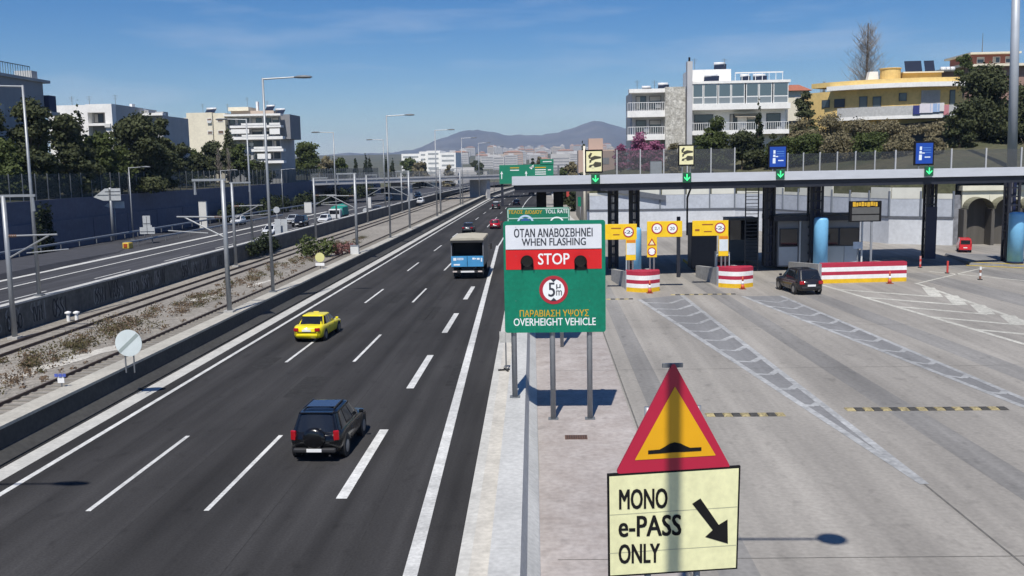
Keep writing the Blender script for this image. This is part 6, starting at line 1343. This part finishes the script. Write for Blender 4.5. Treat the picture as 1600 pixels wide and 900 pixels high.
# red van beyond the canopy at the right
p = G(1508, 395); t = thing('red_van', 'red vehicle half in shade under the right end of the canopy', 'van', (p.x, p.y, .006)); WL[t.name] = Vector((0, 0, 0))
MB().grid([[(-.85, yy, .35), (.85, yy, .35), (.88, yy, 1.0), (.72, yy, 1.85 if yy < 3 else 1.0), (-.72, yy, 1.85 if yy < 3 else 1.0), (-.88, yy, 1.0)] for yy in (0, 2.9, 3.1, 4.1)]).build('body', mat('van_red', (.60, .02, .03), .35, .03, 2, coat=.5), t, bevel=.06)
MB().box(-.62, .62, -.02, -.004, 1.1, 1.65).build('rear_window', glass_dk, t); MB().box(-.26, .26, -.02, -.004, .6, .72).build('number_plate', plate_m, t)
for s in (-1, 1):
    MB().box(s*.76-.07, s*.76+.07, -.02, -.004, .8, 1.25).build('tail_light', tail, t)
    for yy in (.7, 3.3): MB().tube((s*.66, yy, .31), (s*.88, yy, .31), .31, None, 16).build('wheel', rubber, t)
t.rotation_euler = (0, 0, R(-18)); t.scale = (.72, .72, .8)
# motorcycle and rider behind the canopy
def skin_body(name, joints, edges, radii, m, parent, sub=2):
    me = bpy.data.meshes.new(name); me.from_pydata(joints, edges, []); o = bpy.data.objects.new(name, me); COL.objects.link(o); me.materials.append(m)
    md = o.modifiers.new('skin', 'SKIN'); 
    if not me.skin_vertices: me.attributes.new
    bpy.context.view_layer.objects.active = o
    for i, rr in enumerate(radii): me.skin_vertices[0].data[i].radius = (rr, rr) if not isinstance(rr, tuple) else rr
    me.skin_vertices[0].data[0].use_root = True
    s = o.modifiers.new('sub', 'SUBSURF'); s.levels = s.render_levels = sub
    if parent: o.parent = parent
    WL[o.name] = Vector((0, 0, 0)); return o
p = G(1155, 371); bx_, by_ = p.x, p.y
t = thing('motorcycle', 'small dark motorcycle with a rider beyond the canopy, left of the ladder', 'motorcycle', (bx_, by_, .006)); WL[t.name] = Vector((0, 0, 0))
for yy in (-.68, .68):
    w_ = MB().tube((-.07, yy, .31), (.07, yy, .31), .31, None, 20).build('wheel', rubber, t); MB().tube((-.075, yy, .31), (.075, yy, .31), .19, None, 14).build('rim', rim_m, w_)
MB().grid([[(-a, y, z0), (a, y, z0), (a*.8, y, z1), (-a*.8, y, z1)] for y, a, z0, z1 in ((-.85, .08, .72, .84), (-.4, .16, .45, .82), (.1, .2, .28, .95), (.35, .16, .45, .98), (.6, .10, .65, .95))]).build('body', darkp, t, bevel=.03)
MB().tube((0, .68, .31), (0, .45, 1.02), .05).build('fork', galv_d, t); MB().tube((-.36, .40, 1.08), (.36, .40, 1.08), .022).build('handlebar', trim, t); MB().box(-.15, .15, -.75, -.05, .845, .93).build('seat', trim, t, bevel=.03); MB().box(-.1, .1, -.9, -.86, .62, .72).build('tail_light', tail, t)
cloth = mat('rider_jacket', (.02, .022, .03), .8, .15, 5)
t2 = thing('person', 'person in dark clothes and helmet riding the small motorcycle', 'person', (bx_, by_, .006)); WL[t2.name] = Vector((0, 0, 0))
J = [(0, -.30, .97), (0, -.22, 1.22), (0, -.10, 1.44), (0, -.06, 1.53), (0, -.03, 1.66), (.18, -.12, 1.42), (.27, .06, 1.20), (.30, .36, 1.12), (-.18, -.12, 1.42), (-.27, .06, 1.20), (-.30, .36, 1.12), (.13, -.24, .95), (.22, .16, .82), (.22, .02, .42), (.22, .16, .34), (-.13, -.24, .95), (-.22, .16, .82), (-.22, .02, .42), (-.22, .16, .34)]
E_ = [(0, 1), (1, 2), (2, 3), (3, 4), (2, 5), (5, 6), (6, 7), (2, 8), (8, 9), (9, 10), (0, 11), (11, 12), (12, 13), (13, 14), (0, 15), (15, 16), (16, 17), (17, 18)]
RD = [.16, .16, .17, .07, .09, .085, .06, .04, .085, .06, .04, .11, .085, .06, .05, .11, .085, .06, .05]
try: skin_body('body', J, E_, RD, cloth, t2)
except Exception as e: print('skin', e)
MB().lathe((0, -.02, 1.66), [(.02, -.14), (.12, -.12), (.145, 0), (.12, .10), (.05, .15), (0.005, .16)], 16).build('helmet', mat('helmet_black', (.02, .02, .024), .2, 0, coat=.6), t2, True)
# ============================================================ HAZE
hz_m = bpy.data.materials.new('haze'); hz_m.use_nodes = True; hn = hz_m.node_tree.nodes; hn.remove(hn['Principled BSDF'])
pv = hn.new('ShaderNodeVolumePrincipled'); pv.inputs['Color'].default_value = (.55, .70, 1.0, 1); pv.inputs['Density'].default_value = 8.5e-5; pv.inputs['Anisotropy'].default_value = 0.0
hz_m.node_tree.links.new(pv.outputs['Volume'], hn['Material Output'].inputs['Volume'])
o = MB().box(-7500, 7500, -200, 9500, -2, 335).build('haze', hz_m); o['kind'] = 'stuff'
S.cycles.volume_bounces = 0
